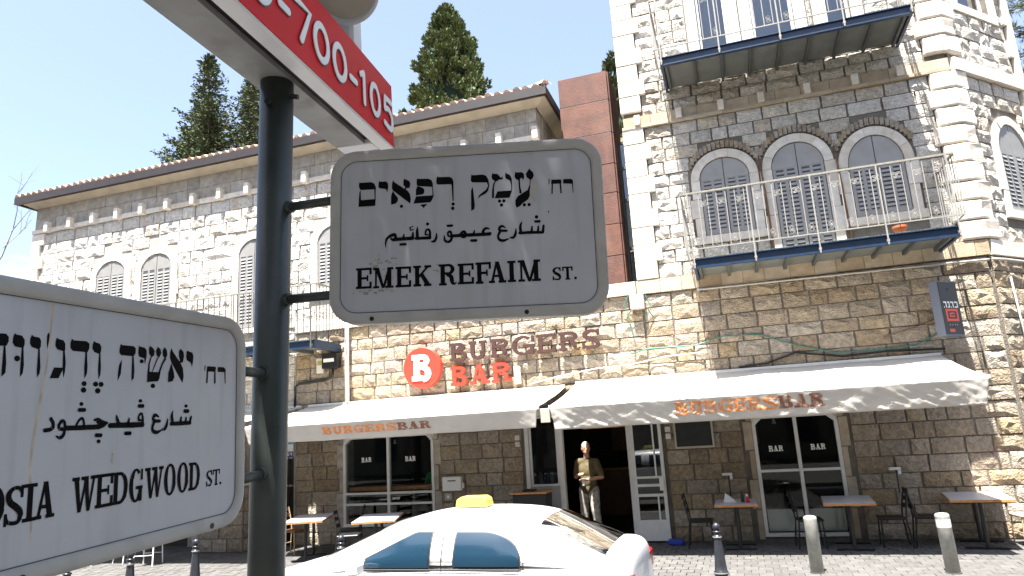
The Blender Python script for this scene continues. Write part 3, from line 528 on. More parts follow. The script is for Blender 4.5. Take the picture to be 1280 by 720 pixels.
# ---- shuttered arched window with its dressed surround
def shutter_window(house, frame, cx, w, zb, zs, rise, m, sill=True, band=.17, surround='ashlar', label=None, voussoirs=7, gap_door=False):
    half = w / 2
    win = MB()
    n = 12
    arch = [(cx + half * math.cos(math.pi * i / n), zs + rise * math.sin(math.pi * i / n)) for i in range(n + 1)]
    win.prism([(cx - half, zb), (cx + half, zb)] + arch, frame, -.06, .004)
    wo = win.build('window', M['rib'], house)
    for sd in (-1, 1):
        a0, a1 = (cx - half + .012, cx - .008) if sd < 0 else (cx + .008, cx + half - .012)
        pts = [(a0, zb + .015), (a1, zb + .015)]
        for i in range(9):
            a = a1 + (a0 - a1) * i / 8
            pts.append((a, zs + rise * math.sqrt(max(0, 1 - ((a - cx) / half) ** 2)) - .015))
        lf = MB(); lf.prism(pts, frame, .006, .026)
        wd = a1 - a0
        # raised stiles and rails around the louvres
        for (p, q, r0, r1) in ((a0, a0 + .055, zb + .112, zs - .022), (a1 - .055, a1, zb + .112, zs - .022), (a0, a1, zb + .015, zb + .11), (a0, a1, zs - .02, zs + .06), ((a0 + a1) / 2 - .03, (a0 + a1) / 2 + .03, zb + .112, zs - .022)):
            lf.prism([(p + .001, r0), (q - .001, r0), (q - .001, r1), (p + .001, r1)], frame, .026, .034)
        so = lf.build('shutter', m, wo)
    sl = MB(); gp = MB()
    for sd in (-1, 1):
        a0, a1 = (cx - half + .07, cx - .065) if sd < 0 else (cx + .065, cx + half - .07)
        mid = (a0 + a1) / 2
        z = zb + .15
        for p, q in ((a0, mid - .03), (mid + .03, a1)): gp.prism([(p, zb + .13), (q, zb + .13), (q, zs - .04), (p, zs - .04)], frame, .0262, .028)
        while z < zs - .08:
            for p, q in ((a0, mid - .03), (mid + .03, a1)):
                sl.add([frame(p, z, .046), frame(q, z, .046), frame(q, z + .05, .0285), frame(p, z + .05, .0285), frame(p, z - .002, .040), frame(q, z - .002, .040)], [(0, 1, 2, 3), (0, 4, 5, 1)])
            z += .082
    tag(sl.build('louvre_slats', m, wo), kind='stuff'); tag(gp.build('louvre_gaps', M['rib'], wo), kind='stuff')
    # voussoirs
    rb = rise + band; hb = half + band
    for i in range(voussoirs):
        t0, t1 = math.pi * i / voussoirs, math.pi * (i + 1) / voussoirs
        sub = 4
        o = [(cx + hb * math.cos(t0 + (t1 - t0) * k / sub), zs + rb * math.sin(t0 + (t1 - t0) * k / sub)) for k in range(sub + 1)]
        q = [(cx + (half + .004) * math.cos(t0 + (t1 - t0) * k / sub), zs + (rise + .004) * math.sin(t0 + (t1 - t0) * k / sub)) for k in range(sub + 1)]
        cx0 = sum(p[0] for p in o + q) / len(o + q); cz0 = sum(p[1] for p in o + q) / len(o + q)
        pl = [(cx0 + (a - cx0) * .985, cz0 + (b - cz0) * .985) for a, b in o + q[::-1]]
        vb = MB(); vb.prism(pl, frame, -.05, .055 + rnd.uniform(-.006, .006)); vb.build('surround_stone', M[surround], house)
    for sd in (-1, 1):
        z = zb; k = 0
        nrow = max(2, round((zs - zb) / .42)); hh = (zs - zb) / nrow
        for k in range(nrow):
            u0, u1 = sorted((cx + sd * (half + .003), cx + sd * (half + band + (.05 if k % 2 else 0))))
            vb = MB(); vb.prism([(u0, zb + k * hh + .004), (u1, zb + k * hh + .004), (u1, zb + (k + 1) * hh - .004), (u0, zb + (k + 1) * hh - .004)], frame, -.05, .05 + rnd.uniform(-.006, .006)); vb.build('surround_stone', M[surround], house)
    if sill:
        vb = MB(); vb.prism([(cx - half - band - .05, zb - .15), (cx + half + band + .05, zb - .15), (cx + half + band + .05, zb - .004), (cx - half - band - .05, zb - .004)], frame, -.05, .085); vb.build('sill', M[surround], house)
    return wo

# ================================================================ RIGHT HOUSE (tall stone house over the restaurant)
RH = thing('stone_house', 'tall rough stone house with two blue balconies on the right', 'house', (1.4, 2, 0))
ZT = 13.2
holesR = [(.19, 1.64, .05, 2.2), (.12, .72, 9.22, 11.4), (1.18, 1.98, 9.2, 11.6), (2.54, 3.0, 9.22, 11.3)]
wb = MB(); backing(wb, FRONT, -1.58, 4.42, -.1, ZT, holesR, -.4, 0)
backing(wb, CHAM, .012, 2.45, -.1, ZT, [(.62, 1.8, 9.75, 11.2)], -.4, 0)
wb.box(-1.58, .41, 4.8, -1.2, 8, ZT); wb.box(5.9, 2.1, -.1, 6.18, 8, ZT); wb.box(-1.58, 8, 0, 6.18, 8.3, ZT)
wb.box(-1.19, .42, ZT - .3, 5.8, 7.9, ZT)
wallR = wb.build('wall', M['mortar'], RH)
AW = [(.27, .94, 5.70, 6.86, .42), (1.63, .94, 5.02, 6.86, .48), (2.97, .94, 5.66, 6.66, .56)]
blk = [rect_block(-9, -1.19, 4.95, 20), rect_block(4.06, 9, 4.9, 20)]
for cx, w, zb, zs, rs in AW: blk.append(arch_block(cx, w / 2 + .20, zb - .17, zs, rs + .27))
blk += [rect_block(-1.7, -1.40, -.1, 2.68), rect_block(.0, 1.84, .0, 2.32), rect_block(-.12, .96, 9.2, 11.6), rect_block(.94, 2.22, 9.2, 11.8), rect_block(2.3, 3.24, 9.2, 11.5), rect_block(-2, 5, 8.20, 8.48), rect_block(-2, 5, 4.68, 4.98)]
itR = masonry(FRONT, wallR, rows_of(0, 4.68, .275, 1) + rows_of(4.98, 8.20, .262, 2) + rows_of(8.48, 9.2, .24, 3, .01) + rows_of(9.2, ZT, .27, 4), -1.56, 4.42, blk, M['stone'], seed=5)
cblk = [rect_block(-1, .30, 4.9, 20), rect_block(2.2, 3, -1, 20), arch_block(1.5, .68, 5.42, 6.75, .85), rect_block(.45, 1.95, 9.6, 11.4), rect_block(-1, 3, 8.20, 8.48), rect_block(-1, 3, 4.68, 4.98)]
itR += masonry(CHAM, wallR, rows_of(0, 4.68, .275, 1) + rows_of(4.98, 8.20, .262, 2) + rows_of(8.48, ZT, .27, 3), .02, 2.43, cblk, M['stone'], seed=9, proud=.05)
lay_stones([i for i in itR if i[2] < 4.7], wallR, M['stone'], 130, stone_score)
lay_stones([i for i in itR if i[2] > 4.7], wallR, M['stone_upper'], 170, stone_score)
# quoins on the left corner: long and short in turn
z = 4.98; k = 0
while z < ZT - .3:
    h = .36
    if not (8.1 < z + h / 2 < 8.6):
        q = MB(); q.cbox(-1.63, -.075 - rnd.uniform(0, .015), z + .006, -1.58 + (.50 if k % 2 else .38), .35, z + h - .006, .012); q.build('quoin', M['ashlar'], RH)
    z += h; k += 1
# rough boulder quoins at the canted corner
z = 4.98; k = 0
while z < ZT - .3:
    h = .36
    if not (8.1 < z + h / 2 < 8.55):
        L0, L1 = (.47, .26) if k % 2 else (.38, .34)
        pl = []
        pts = [(4.45 - L0, -.02), (4.45 - L0 + .02, -.09), (4.45 - .06, -.105), (4.45 + .03, -.085)]
        c = CHAM(L1, 0, .09); c2 = CHAM(L1, 0, .0); pts += [(c[0], c[1]), (c2[0], c2[1]), (4.42, .2)]
        q = MB(); n = len(pts); vs = []
        for t, zz in ((.86, z + .010), (1.0, z + .04), (1.01, z + h / 2), (1.0, z + h - .04), (.86, z + h - .010)):
            for (a, b) in pts:
                jx, jy = rnd.uniform(-.012, .012), rnd.uniform(-.012, .012)
                vs.append((4.40 + (a - 4.40) * (1 if t >= 1 else .97) + jx, .06 + (b - .06) * t + jy, zz))
        fs = [tuple(range(n - 1, -1, -1)), tuple(range(4 * n, 5 * n))]
        for i in range(4):
            for j in range(n): fs.append((i * n + j, i * n + (j + 1) % n, (i + 1) * n + (j + 1) % n, (i + 1) * n + j))
        q.add(vs, fs); q.build('quoin', M['ashlar'], RH)
    z += h; k += 1
# quoins at the far edge of the canted side
z = 4.98; k = 0
while z < ZT - .3:
    q = MB(); q.prism([(2.47 - (.34 if k % 2 else .2), z + .006), (2.475, z + .006), (2.475, z + .354), (2.47 - (.34 if k % 2 else .2), z + .354)], CHAM, -.3, .07); q.build('quoin', M['ashlar'], RH)
    z += .36; k += 1
# string courses: dressed blocks with corbels
def course(house, frame, u0, u1, z0, z1, d, m, step, corbel=None, name='string_course_block', seed=0):
    r = random.Random(seed); p = u0
    while p < u1 - .02:
        q = min(u1, p + step * r.uniform(.8, 1.2))
        if u1 - q < step * .4: q = u1
        b = MB(); b.prism([(p + .004, z0), (q - .004, z0), (q - .004, z1), (p + .004, z1)], frame, -.05, d + r.uniform(-.006, .006)); b.build(name, m, house); p = q
course(RH, FRONT, -1.60, 4.44, 8.26, 8.47, .055, M['tan_ashlar'], .48, seed=2)
course(RH, FRONT, -1.63, 4.45, 8.20, 8.255, .10, M['tan_ashlar'], 1.1, name='string_course_lip', seed=3)
course(RH, CHAM, .02, 2.47, 8.22, 8.47, .11, M['ashlar'], .5, seed=4)
for i, u in enumerate((-1.3, -.45, .38, 1.15, 2.0, 2.85, 3.62)):
    b = MB(); b.cbox(u - .06, -.13, 8.262, u + .06, .02, 8.475, .008); b.build('corbel', M['ashlar'], RH)
course(RH, FRONT, -1.66, 4.47, 4.70, 4.97, .07, M['tan_ashlar'], .42, seed=6)
course(RH, CHAM, .03, 2.47, 4.70, 4.97, .075, M['ashlar'], .5, seed=7)
for cx, w, zb, zs, rs in AW:
    shutter_window(RH, FRONT, cx, w, zb, zs, rs, M['shutter'], sill=(zb > 5.1))
shutter_window(RH, CHAM, 1.5, .96, 5.60, 6.75, .62, M['shutter_pale'])
# relieving row of narrow stones over the arches
for cx, w, zb, zs, rs in AW:
    for i in range(26):
        t = math.pi * (i + .5) / 26
        if not .14 < t / math.pi < .86: continue
        a, c = math.cos(t), math.sin(t)
        r0, r1 = (w / 2 + .20, rs + .20), (w / 2 + .32, rs + .36)
        ctr = (cx + (r0[0] + r1[0]) / 2 * a, zs + (r0[1] + r1[1]) / 2 * c)
        b = MB(); b.prism([(ctr[0] - .033, ctr[1] - .07), (ctr[0] + .033, ctr[1] - .07), (ctr[0] + .036, ctr[1] + .075), (ctr[0] - .036, ctr[1] + .075)], FRONT, -.05, .042 + rnd.uniform(-.01, .01)); b.build('stone', M['stone'], wallR)
# upper windows: glazed, white frames, in a recess
for (a, b_, p, q) in holesR[1:]:
    f = MB()
    for (x0, x1, z0, z1) in ((a, a + .06, p, q), (b_ - .06, b_, p, q), (a + .06, b_ - .06, p, p + .06), (a + .06, b_ - .06, q - .06, q)): f.box(x0, .10, z0, x1, .16, z1)
    wo = f.build('window', M['white_frame'], RH)
    gp = MB(); gp.box(a + .06, .125, p + .06, b_ - .06, .135, q - .06); gp.build('pane', M['glass_sky'], wo)
    cu = MB(); cu.box(a - .1, .41, p - .1, b_ + .1, .43, q + .1); cu.build('curtain', M['curtain'], wo)
    for (x0, x1) in ((a - .215, a - .003), (b_ + .003, b_ + .215)):
        zz = p
        while zz < q - .05:
            z2 = min(zz + .45, q); s_ = MB(); s_.cbox(x0, -.06, zz + .002, x1, .05, z2 - .002, .004); s_.build('surround_stone', M['plaster_white'], RH); zz = z2
# window high on the canted side
f = MB()
for (u0, u1, z0, z1) in ((.62, .69, 9.75, 11.2), (1.73, 1.8, 9.75, 11.2), (.69, 1.73, 9.75, 9.82)): f.prism([(u0, z0), (u1, z0), (u1, z1), (u0, z1)], CHAM, -.16, -.10)
wo = f.build('window', M['white_frame'], RH)
gp = MB(); gp.prism([(.69, 9.82), (1.73, 9.82), (1.73, 11.19), (.69, 11.19)], CHAM, -.135, -.125); gp.build('pane', M['glass_sky'], wo)
cu = MB(); cu.prism([(.5, 9.6), (1.9, 9.6), (1.9, 11.3), (.5, 11.3)], CHAM, -.6, -.58); cu.build('curtain', M['interior'], wo)
for (u0, u1, z0, z1) in ((.45, 1.95, 9.58, 9.745), (.45, .615, 9.75, 10.4), (1.805, 1.95, 9.75, 10.4), (.45, .615, 10.41, 11.2), (1.805, 1.95, 10.41, 11.2)):
    s_ = MB(); s_.prism([(u0, z0), (u1, z0), (u1, z1), (u0, z1)], CHAM, -.05, .07); s_.build('surround_stone', M['ashlar'], RH)

# ================================================================ BALCONIES
def balcony(name, label, x0, x1, z, proj, rail_h, seed, group='steel balconies on the stone houses', nrib=8, over=.09, scroll=True, rail='rail'):
    t = thing(name, label, 'balcony', ((x0 + x1) / 2, 0, z), group)
    y0 = -proj
    b = MB(); b.box(x0, y0 - .012, z, x1, y0 + .03, z + .17); b.box(x0, y0 - .05, z, x1, y0 - .0121, z + .014); b.box(x0, y0 - .05, z + .156, x1, y0 - .0121, z + .17)
    b.box(x0 - .0, y0 + .0301, z, x0 + .05, -.06, z + .17); b.box(x1 - .05, y0 + .0301, z, x1, -.06, z + .17)
    b.build('beam', M['blue_steel'], t)
    d = MB(); d.box(x0 + .051, y0 + .031, z + .095, x1 - .051, -.06, z + .20); d.build('deck', M['slab'], t)
    for i in range(nrib + 1):
        x = x0 + .1 + (x1 - x0 - .2) * i / nrib
        r_ = MB(); r_.box(x - .025, y0 + .032, z + .02, x + .025, -.065, z + .094); r_.build('rib', M['rib'], t)
    xl, xr, yf, zt, zl = x0 - over, x1 + over, y0 - .075, z + .17 + rail_h, z + .34
    r_ = MB(); r_.box(xl, yf - .02, zt - .02, xr, yf + .02, zt + .012); r_.build('top_rail', M['rail_dark'], t)
    for xs in (xl, xr):
        r_ = MB(); r_.box(xs - .018, yf + .021, zt - .02, xs + .018, -.06, zt + .012); r_.build('top_rail', M['rail_dark'], t)
    r_ = MB(); r_.box(xl, yf - .012, zl - .012, xr, yf + .012, zl + .008); r_.build('bottom_rail', M[rail], t)
    for xs in (xl, xr):
        r_ = MB(); r_.box(xs - .010, yf + .013, zl - .012, xs + .010, -.06, zl + .008); r_.build('bottom_rail', M[rail], t)
    nb = int((xr - xl) / .155)
    bal = MB(); bal.box(-.007, -.007, zl + .009 - z, .007, .007, zt - .021 - z); bo = bal.build('baluster', M[rail]); bme = bo.data; bpy.data.objects.remove(bo)
    for i in range(nb + 1):
        x = xl + (xr - xl) * i / nb
        inst(bme, 'baluster', t, (x, yf, z))
    ns = int((-.1 - yf) / .12)
    for xs in (xl, xr):
        for i in range(1, ns + 1): inst(bme, 'baluster', t, (xs, yf + (-.1 - yf) * i / (ns + .5), z))
    # stanchions fixed to the beam
    nst = 4
    for i in range(nst + 1):
        x = xl + .12 + (xr - xl - .24) * i / nst
        s_ = MB(); s_.box(x - .012, yf - .034, z - .01, x + .012, yf - .021, zt - .021); s_.box(x - .02, yf - .036, z + .04, x + .02, y0 - .051, z + .08); s_.build('stanchion', M[rail], t)
    if scroll:
        def scroll_mesh():
            m_ = MB()
            pts = []
            for k in range(26):
                a = k / 25 * 3.3 * math.pi; r0 = .012 + .042 * (1 - k / 25)
                pts.append((.035 + r0 * math.cos(a + 1.2), 0, r0 * math.sin(a + 1.2)))
            m_.tube(pts, .0045, 5)
            m_.tube([(-p[0], p[1], -p[2]) for p in pts], .0045, 5)
            m_.tube([(pts[0][0], 0, pts[0][2]), (0, 0, 0), (-pts[0][0], 0, -pts[0][2])], .0055, 5)
            o = m_.build('scroll', M[rail]); me = o.data; bpy.data.objects.remove(o); return me
        sm = scroll_mesh()
        for i in range(nb):
            if i % 2 == 0: inst(sm, 'scroll', t, (xl + (xr - xl) * (i + .5) / nb, yf, zt - .23), (0, 0, 0))
            inst(sm, 'scroll', t, (xl + (xr - xl) * (i + .5) / nb, yf, zl + .12), (0, R(90), 0), (1.0, 1, .8)) if i % 2 else None
    return t
balcony('balcony', 'blue steel balcony in front of the three shuttered arched windows', -.47, 3.74, 4.83, 1.2, 1.22, 1)
balcony('balcony', 'topmost blue steel balcony cut off by the upper picture edge', -.65, 3.69, 8.86, 1.2, 1.22, 2)
balcony('balcony', 'left house balcony half hidden behind the green sign pole', -12.5, -8.42, 4.16, 1.1, 1.22, 3, nrib=6, rail='rail_left')
# ================================================================ LEFT HOUSE
LH = thing('stone_house', 'long pale stone house with red tiled roof on the left', 'house', (-11, 2, 0))
LX0, LX1 = -18.35, -3.49
wb = MB(); backing(wb, FRONT, LX0, LX1, 4.86, 9.16, [], -.4, 0)
backing(wb, FRONT, LX0, -9.66, -.1, 4.855, [(-10.9, -9.7, -.05, 2.35), (-14.6, -12.6, -.05, 2.5)], -.4, 0)
wb.box(LX0, .41, -.1, LX0 + .35, 7, 9.16); wb.box(LX1 - .35, .41, 4.86, LX1, 7, 9.16); wb.box(LX0, 7.01, -.1, LX1, 7.3, 9.16)
wallL = wb.build('wall', M['mortar_left'], LH)
LW = [(-15.43, .98, 5.72, 6.86, .38), (-13.90, .98, 5.72, 6.84, .40), (-10.86, .92, 4.98, 6.80, .40), (-8.6, .92, 5.72, 6.82, .40), (-6.0, .92, 5.72, 6.82, .40)]
blk = [rect_block(-11.0, -9.5, -1, 2.45), rect_block(-14.7, -12.5, -1, 2.6), rect_block(-30, LX0 + .34, 5.0, 9), rect_block(LX1 - .34, 0, 5.0, 9)]
for cx, w, zb, zs, rs in LW: blk.append(arch_block(cx, w / 2 + .22, zb - .17, zs, rs + .27))
itL = masonry(FRONT, wallL, rows_of(4.98, 8.38, .30, 21), LX0, LX1, blk, None, seed=31, wmin=.34, wmax=.75, proud=.045)
itL += masonry(FRONT, wallL, rows_of(0, 4.84, .285, 22), LX0, -9.68, blk, None, seed=32)
lay_stones(itL, wallL, M['stone_left'], 300, stone_score)
course(LH, FRONT, LX0 - .03, LX1 + .03, 8.39, 8.50, .085, M['ashlar'], 1.2, seed=12)
course(LH, FRONT, LX0 - .02, LX1 + .02, 4.86, 4.97, .07, M['ashlar'], 1.0, seed=13)
course(LH, FRONT, LX0, LX1, 8.51, 8.83, .02, M['grey_ashlar'], .40, name='frieze_block', seed=14)
course(LH, FRONT, LX0, LX1, 8.84, 9.15, .02, M['grey_ashlar'], .44, name='frieze_block', seed=15)
u = LX0 + .6
while u < LX1:
    b = MB(); b.cbox(u - .065, -.20, 8.37, u + .065, .02, 8.66, .01); b.build('corbel', M['ashlar'], LH); u += .838
for sd, xa in ((0, LX0), (1, LX1)):
    z = 4.98; k = 0
    while z < 8.3:
        wq = .42 if k % 2 else .27
        q = MB(); q.cbox(xa - .03 if sd == 0 else xa - wq, -.07, z + .005, xa + wq if sd == 0 else xa + .03, .35, min(z + .335, 8.385), .012); q.build('quoin', M['ashlar'], LH); z += .34; k += 1
for cx, w, zb, zs, rs in LW: shutter_window(LH, FRONT, cx, w, zb, zs, rs, M['shutter_pale'], sill=zb > 5.1, band=.19)
# eaves
e = MB(); e.add([(LX0 - .3, -.32, 9.30), (LX1 + .3, -.32, 9.30), (LX1 + .02, -.02, 9.155), (LX0 - .02, -.02, 9.155), (LX1 + .3, 7.6, 9.30), (LX1 + .02, 7.3, 9.155), (LX0 - .3, 7.6, 9.30), (LX0 - .02, 7.3, 9.155)], [(0, 1, 2, 3), (1, 4, 5, 2), (0, 3, 7, 6)])
e.build('soffit', M['soffit'], LH)
f = MB(); f.box(LX0 - .36, -.43, 9.235, LX1 + .36, -.325, 9.435); f.box(LX1 + .305, -.32, 9.235, LX1 + .36, 7.6, 9.435); f.box(LX0 - .36, -.32, 9.235, LX0 - .305, 7.6, 9.435); f.build('gutter', M['fascia'], LH)
zr = 9.42; ridge = 9.42 + 3.9 * math.tan(R(23))
rf = MB(); rf.add([(LX0 - .34, -.36, zr), (LX1 + .34, -.36, zr), (LX1 + .34, 7.5, zr), (LX0 - .34, 7.5, zr), (LX0 + 3.6, 3.55, ridge), (LX1 - 3.6, 3.55, ridge)], [(0, 1, 5, 4), (1, 2, 5), (2, 3, 4, 5), (3, 0, 4)])
roof = rf.build('roof', M['roof_tile'], LH)
tl = MB()
def barrel(p0, p1, r, n=6):
    p0, p1 = Vector(p0), Vector(p1); ax = (p1 - p0).normalized(); sd = ax.cross(Vector((0, 0, 1))).normalized(); up = sd.cross(ax)
    vs = []
    for p, rr in ((p0, r), (p1, r * .85)):
        for i in range(n + 1): a = math.pi * i / n; vs.append(p + sd * rr * math.cos(a) + up * rr * math.sin(a) * .9)
    fs = [(i, i + 1, n + 2 + i, n + 1 + i) for i in range(n)]
    fs.append(tuple(range(n, -1, -1)))
    tl.add(vs, fs)
sl = math.tan(R(23)); x = LX0 - .28
while x < LX1 + .36:
    for j in range(3):
        y0 = -.415 + j * .38
        if x > LX1 + .3 - (y0 + .36) * 1.0 and j: continue
        jx, jz = rnd.uniform(-.012, .012), rnd.uniform(-.012, .012)
        barrel((x + jx, y0, zr + .045 + (y0 + .36) * sl + jz), (x + jx, y0 + .44, zr + .038 + (y0 + .80) * sl + jz), .085)
    x += .215
y = 9
while y < 6:
    for j in range(2): barrel((LX1 + .46 - j * .38, y, zr + .02 + j * .38 * sl), (LX1 + .02 - j * .38, y, zr + .01 + (j * .38 + .44) * sl), .085)
    y += .215
a = Vector((LX1 + .36, -.40, zr + .06)); b = Vector((LX1 - 3.6, 3.55, ridge + .06))
for j in range(9): barrel(a.lerp(b, j / 9), a.lerp(b, (j + 1.1) / 9), .09)
tag(tl.build('roof_tiles', M['roof_tile'], roof), kind='stuff')
# side face toward the gap: coursed beige blocks
SIDE = Frame(LX1, 0, R(90))
for (z0, z1) in rows_of(4.98, 9.14, .32, 44):
    p = .4
    while p < 4.5:
        w = rnd.uniform(.45, .8); b = MB(); b.prism([(p + .006, z0 + .006), (p + w - .006, z0 + .006), (p + w - .006, z1 - .006), (p + .006, z1 - .006)], SIDE, -.05, .03 + rnd.uniform(-.006, .006)); b.build('side_block', M['tan_ashlar'], LH); p += w
# barred opening at street level by the pole
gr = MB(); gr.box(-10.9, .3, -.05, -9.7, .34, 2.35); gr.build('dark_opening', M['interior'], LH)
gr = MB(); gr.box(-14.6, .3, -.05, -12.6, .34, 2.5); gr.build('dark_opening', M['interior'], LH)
gg = thing('window_grille', 'black barred grille in the opening beside the green pole', 'grille', (-10.3, .02, 0))
gb = MB()
for zz in (.5, 1.25, 1.86): gb.box(-10.88, .0, zz, -9.71, .03, zz + .035)
gb.build('cross_bar', M['pipe_grey'], gg)
for i in range(12):
    x = -10.86 + i * .103; b_ = MB(); b_.box(x - .009, -.012, .03, x + .009, -.001, 1.9); b_.build('bar', M['black_metal'] if i % 3 else M['pipe_grey'], gg)
ss = MB(); ss.box(-10.15, -.03, 1.90, -9.70, -.012, 2.30)
so = ss.build('notice_sign', M['sign_white']); tag(so, 'small white notice with blue top and bottom hung on the grille', 'sign')
s2 = MB(); s2.box(-10.15, -.034, 2.18, -9.70, -.031, 2.30); s2.build('header', mat('blue_print', (.10, .42, .62), .5), so)
s2 = MB(); s2.box(-10.15, -.034, 1.90, -9.70, -.031, 2.02); nb_ = s2.build('footer', mat('violet_print', (.06, .05, .22), .5), so)
def seven(mb, ch, x, z, w, h, t, y):
    S = {'a': (x, z + h - t, x + w, z + h), 'b': (x + w - t, z + h / 2, x + w, z + h), 'c': (x + w - t, z, x + w, z + h / 2), 'd': (x, z, x + w, z + t), 'e': (x, z, x + t, z + h / 2), 'f': (x, z + h / 2, x + t, z + h), 'g': (x, z + h / 2 - t / 2, x + w, z + h / 2 + t / 2)}
    for i, k in enumerate({'0': 'abcdef', '6': 'acdefg', '4': 'bcfg'}[ch]):
        q = S[k]; mb.add([(q[0], y - i * .0002, q[1]), (q[2], y - i * .0002, q[1]), (q[2], y - i * .0002, q[3]), (q[0], y - i * .0002, q[3])], [(0, 1, 2, 3)])
for i, ch in enumerate('064'): dg = MB(); seven(dg, ch, -9.93 + i * .075, 1.925, .05, .075, .013, -.0345); dg.build('digit', M['sign_white'], so)
# buttress of rough stone jutting onto the pavement behind the corner sign
BW = thing('stone_buttress', 'low rough stone buttress jutting onto the pavement behind the corner street sign', 'wall', (-10.9, -.45, 0))
bb = MB(); bb.box(-11.55, -.85, -.05, -10.35, -.01, 1.35); bwo = bb.build('wall', M['mortar'], BW)
bf = Frame(0, -.85, 0); bs = Frame(-10.35, -.85, R(90))
items = masonry(bf, bwo, rows_of(0, 1.35, .27, 5), -11.55, -10.35, [], None, seed=41) + masonry(bs, bwo, rows_of(0, 1.35, .27, 5), .0, .84, [], None, seed=42)
lay_stones(items, bwo, M['stone'], 60, stone_score)
cp = MB(); cp.cbox(-11.62, -.92, 1.355, -10.28, -.012, 1.46, .02); cp.build('coping', M['ashlar'], BW)

# ================================================================ RESTAURANT BLOCK
RB = thing('restaurant_building', 'single storey stone restaurant front under the round red sign', 'building', (-5.6, 1, 0))
holesB = [(-8.40, -6.22, .33, 2.26), (-4.22, -1.585, -.1, 2.62)]
wb = MB(); backing(wb, FRONT, -9.655, -1.585, -.1, 4.70, holesB, -.4, 0)
wallB = wb.build('wall', M['mortar'], RB)
blk = [rect_block(-8.50, -6.12, .0, 2.36), rect_block(-4.26, -1.42, -1, 2.68)]
itB = masonry(FRONT, wallB, rows_of(0, 4.70, .275, 51), -9.65, -1.57, blk, None, seed=52)
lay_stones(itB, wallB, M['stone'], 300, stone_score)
course(RB, FRONT, -3.44, -1.67, 4.71, 4.96, .12, M['ashlar'], .9, name='coping_block', seed=61)
course(RB, FRONT, -9.64, -3.52, 4.705, 4.856, .10, M['ashlar'], .9, name='coping_block', seed=62)
rt = MB(); rt.box(-9.6, .41, 4.5, -1.6, 6, 4.69); rt.build('flat_roof', M['soffit'], RB)
# interior room
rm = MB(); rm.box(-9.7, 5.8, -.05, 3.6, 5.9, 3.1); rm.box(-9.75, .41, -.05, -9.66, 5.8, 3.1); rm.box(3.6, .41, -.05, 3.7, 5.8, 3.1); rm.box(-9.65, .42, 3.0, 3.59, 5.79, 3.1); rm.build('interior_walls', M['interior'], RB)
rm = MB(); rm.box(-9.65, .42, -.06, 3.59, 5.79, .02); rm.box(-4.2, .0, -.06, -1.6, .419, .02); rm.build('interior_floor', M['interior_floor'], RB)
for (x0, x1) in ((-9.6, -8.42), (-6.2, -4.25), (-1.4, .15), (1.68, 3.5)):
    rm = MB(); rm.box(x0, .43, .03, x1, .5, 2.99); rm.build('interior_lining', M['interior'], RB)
# doorway: jambs, side window, folded glass leaf
def fr(mb, x0, x1, z0, z1, y0, y1, t=.05, mid=None):
    mb.box(x0, y0, z0, x0 + t, y1, z1); mb.box(x1 - t, y0, z0, x1, y1, z1); mb.box(x0 + t, y0, z0, x1 - t, y1, z0 + t); mb.box(x0 + t, y0, z1 - t, x1 - t, y1, z1)
    for m_ in (mid or []): mb.box(x0 + t, y0 + .004, m_, x1 - t, y1 - .004, m_ + t * .8)
j = MB(); j.box(-4.21, -.02, 0, -4.13, .12, 2.6); j.box(-3.52, -.02, 0, -3.42, .12, 2.6); j.box(-2.14, -.02, 0, -2.06, .12, 2.6); j.box(-4.129, -.01, 2.45, -2.141, .11, 2.6); j.box(-2.059, -.01, 2.32, -1.60, .11, 2.6)
j.build('door_frame', M['white_frame'], RB)
w1 = MB(); fr(w1, -4.125, -3.525, 1.06, 2.44, .02, .07, .045); sw = w1.build('side_window', M['white_frame'], RB)
q = MB(); q.box(-4.08, .042, 1.105, -3.57, .050, 2.395); q.build('pane', M['glass_clear'], sw)
w1 = MB(); fr(w1, -4.125, -3.525, .0, 1.05, .02, .07, .045, [.35, .70]); sw2 = w1.build('side_panel', M['grey_frame'], RB)
q = MB(); q.box(-4.08, .04, .05, -3.57, .055, 1.0); q.build('panel', M['grey_frame'], sw2)
dl = MB(); fr(dl, -2.055, -1.46, .03, 2.31, -.03, .02, .06); dl.box(-1.995, -.028, .09, -1.52, .018, .40)
dl.box(-1.995, -.026, .82, -1.52, .016, .87); dl.box(-1.995, -.026, 1.0, -1.52, .016, 1.05); dl.box(-1.995, -.026, 1.15, -1.52, .016, 1.19)
dl.box(-1.64, -.024, .401, -1.61, .014, .819); dl.box(-1.64, -.024, 1.191, -1.61, .014, 2.249)
def back7(mb): mb.v = [(v[0], v[1] - .07, v[2]) for v in mb.v]; return mb
lf = back7(dl).build('door', M['white_frame'], RB); lf['label'] = 'white framed glass door leaf folded to the right of the doorway'
q = MB(); q.box(-1.995, -.008, .401, -1.52, -.002, 2.249); back7(q).build('pane', M['glass_clear'], lf)
q = MB(); q.box(-1.575, -.06, .93, -1.50, -.031, 1.16); q.box(-1.575, -.09, 1.02, -1.49, -.061, 1.05); back7(q).build('handle', M['white_plastic'], lf)
